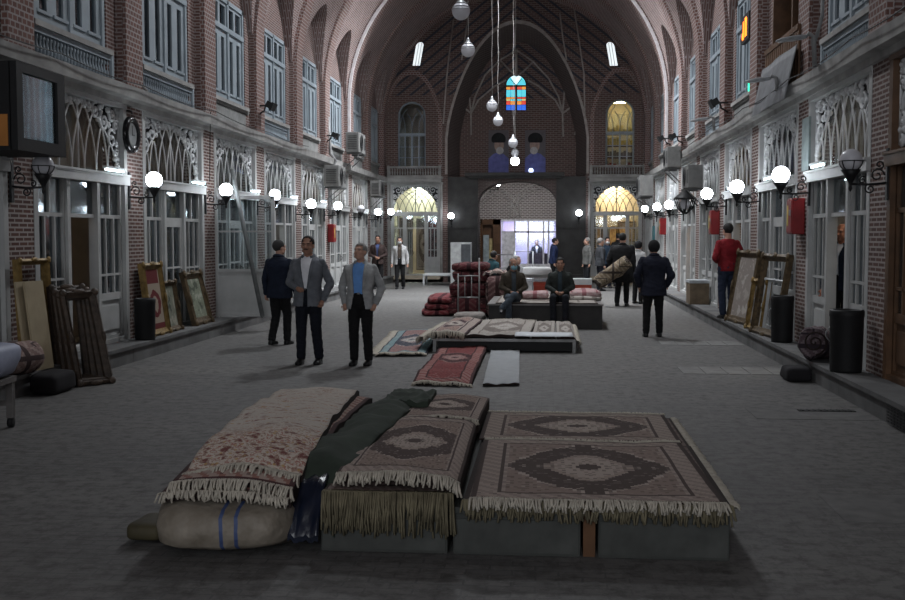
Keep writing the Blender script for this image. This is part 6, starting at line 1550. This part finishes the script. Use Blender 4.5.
# ================================================================== LIT ROOMS
ROOM = [(-1, 0, (1., .72, .45), 1.6), (-1, 1, (1., .78, .52), 1.5), (-1, 2, (.95, .95, .85), 3), (-1, 3, (.9, .95, .9), 6), (-1, 4, (1., .85, .65), 7), (-1, 5, (1., .8, .55), 6), (-1, 6, (1., .7, .4), 7), (-1, 7, (1., .9, .8), 5),
        (1, 0, (1., .86, .68), 4.), (1, 1, (.9, .95, 1.), 1.2), (1, 2, (1., .66, .32), 4), (1, 3, (.95, .95, .9), 4), (1, 4, (1., .5, .16), 9), (1, 5, (.9, .95, 1.), 4), (1, 6, (1., .8, .5), 5), (1, 7, (.95, .95, 1.), 4)]
SIDE = {-1: 'left', 1: 'right'}
for s, k, col, st in ROOM:
    m = MB(); m.box(-.3, .3, -.3, .3, 0, .05); o = m.build('ceiling_light', emit('room_light_%s_%d' % (SIDE[s], k), col, st * 4), None, (s*6.3, bayY(k), 3.55))
    tag(o, 'square ceiling light inside the shop of the %s bay on the %s wall' % (ORD[k+1], SIDE[s]), 'lamp', 'ceiling lights inside the shops')
for x, y, z, col, st, q, lb in ((DL, 42.0, 3.58, (.90, 1., .86), 38, .35, 'square ceiling light inside the shop left of the portal'), (DR, 42.0, 3.58, (1., .80, .50), 44, .35, 'square ceiling light inside the shop right of the portal'),
                         (3.95, 41.4, 6.75, (1., .84, .42), 26, .25, 'ceiling light inside the room of the lit arched window'), (.5, 48., 2.48, (.80, .78, 1.), 70, .4, 'ceiling light inside the far white shop'), (.3, 43.5, 4.5, (.95, .96, 1.), 75, .3, 'ceiling light over the passage behind the portal')):
    m = MB(); m.box(-q, q, -q, q, 0, .05); o = m.build('ceiling_light', emit('room_light_end_%d' % int(x*10), col, st), None, (x, y, z)); tag(o, lb, 'lamp')
# ================================================================== LIGHT
w = bpy.data.worlds.new('world'); S.world = w; w.use_nodes = True
w.node_tree.nodes['Background'].inputs[0].default_value = (.55, .68, 1., 1); w.node_tree.nodes['Background'].inputs[1].default_value = .25
def area(name, loc, rot, size, power, col, sy=None):
    d = bpy.data.lights.new(name, 'AREA'); d.energy = power; d.color = col; d.size = size
    if sy: d.shape = 'RECTANGLE'; d.size_y = sy
    o = bpy.data.objects.new(name, d); COL.objects.link(o); o.location = loc; o.rotation_euler = rot; return o
SKYP = {-5: 50, -1: 40, 1: 290, 3: 850, 5: 3100}  # rearmost power is added fill from behind the camera
for k in HOLES:
    if k == 5: area('skylight_daylight', (0, PY(k) + PIT/2, 11.85), (0, 0, 0), 4.2, SKYP[k], (.92, .955, 1.), 1.6); continue
    area('skylight_daylight', (0, PY(k) + PIT/2, ZS + R - .06), (0, 0, 0), 1.1, SKYP[k], (.92, .955, 1.))
area('window_daylight', (0, YB - .6, 4.6), (PI/2, 0, 0), 7., 950, (.92, .955, 1.), 6.6)  # added fill through the unseen rear opening
S.view_settings.view_transform = 'Standard'; S.view_settings.look = 'None'
S.view_settings.exposure = 0; S.view_settings.gamma = 1; S.view_settings.use_curve_mapping = False
S.cycles.max_bounces = 6; S.cycles.diffuse_bounces = 3; S.cycles.glossy_bounces = 3; S.cycles.transparent_max_bounces = 12
S.cycles.caustics_reflective = False; S.cycles.caustics_refractive = False
S.cycles.sample_clamp_indirect = 3; S.cycles.use_denoising = True
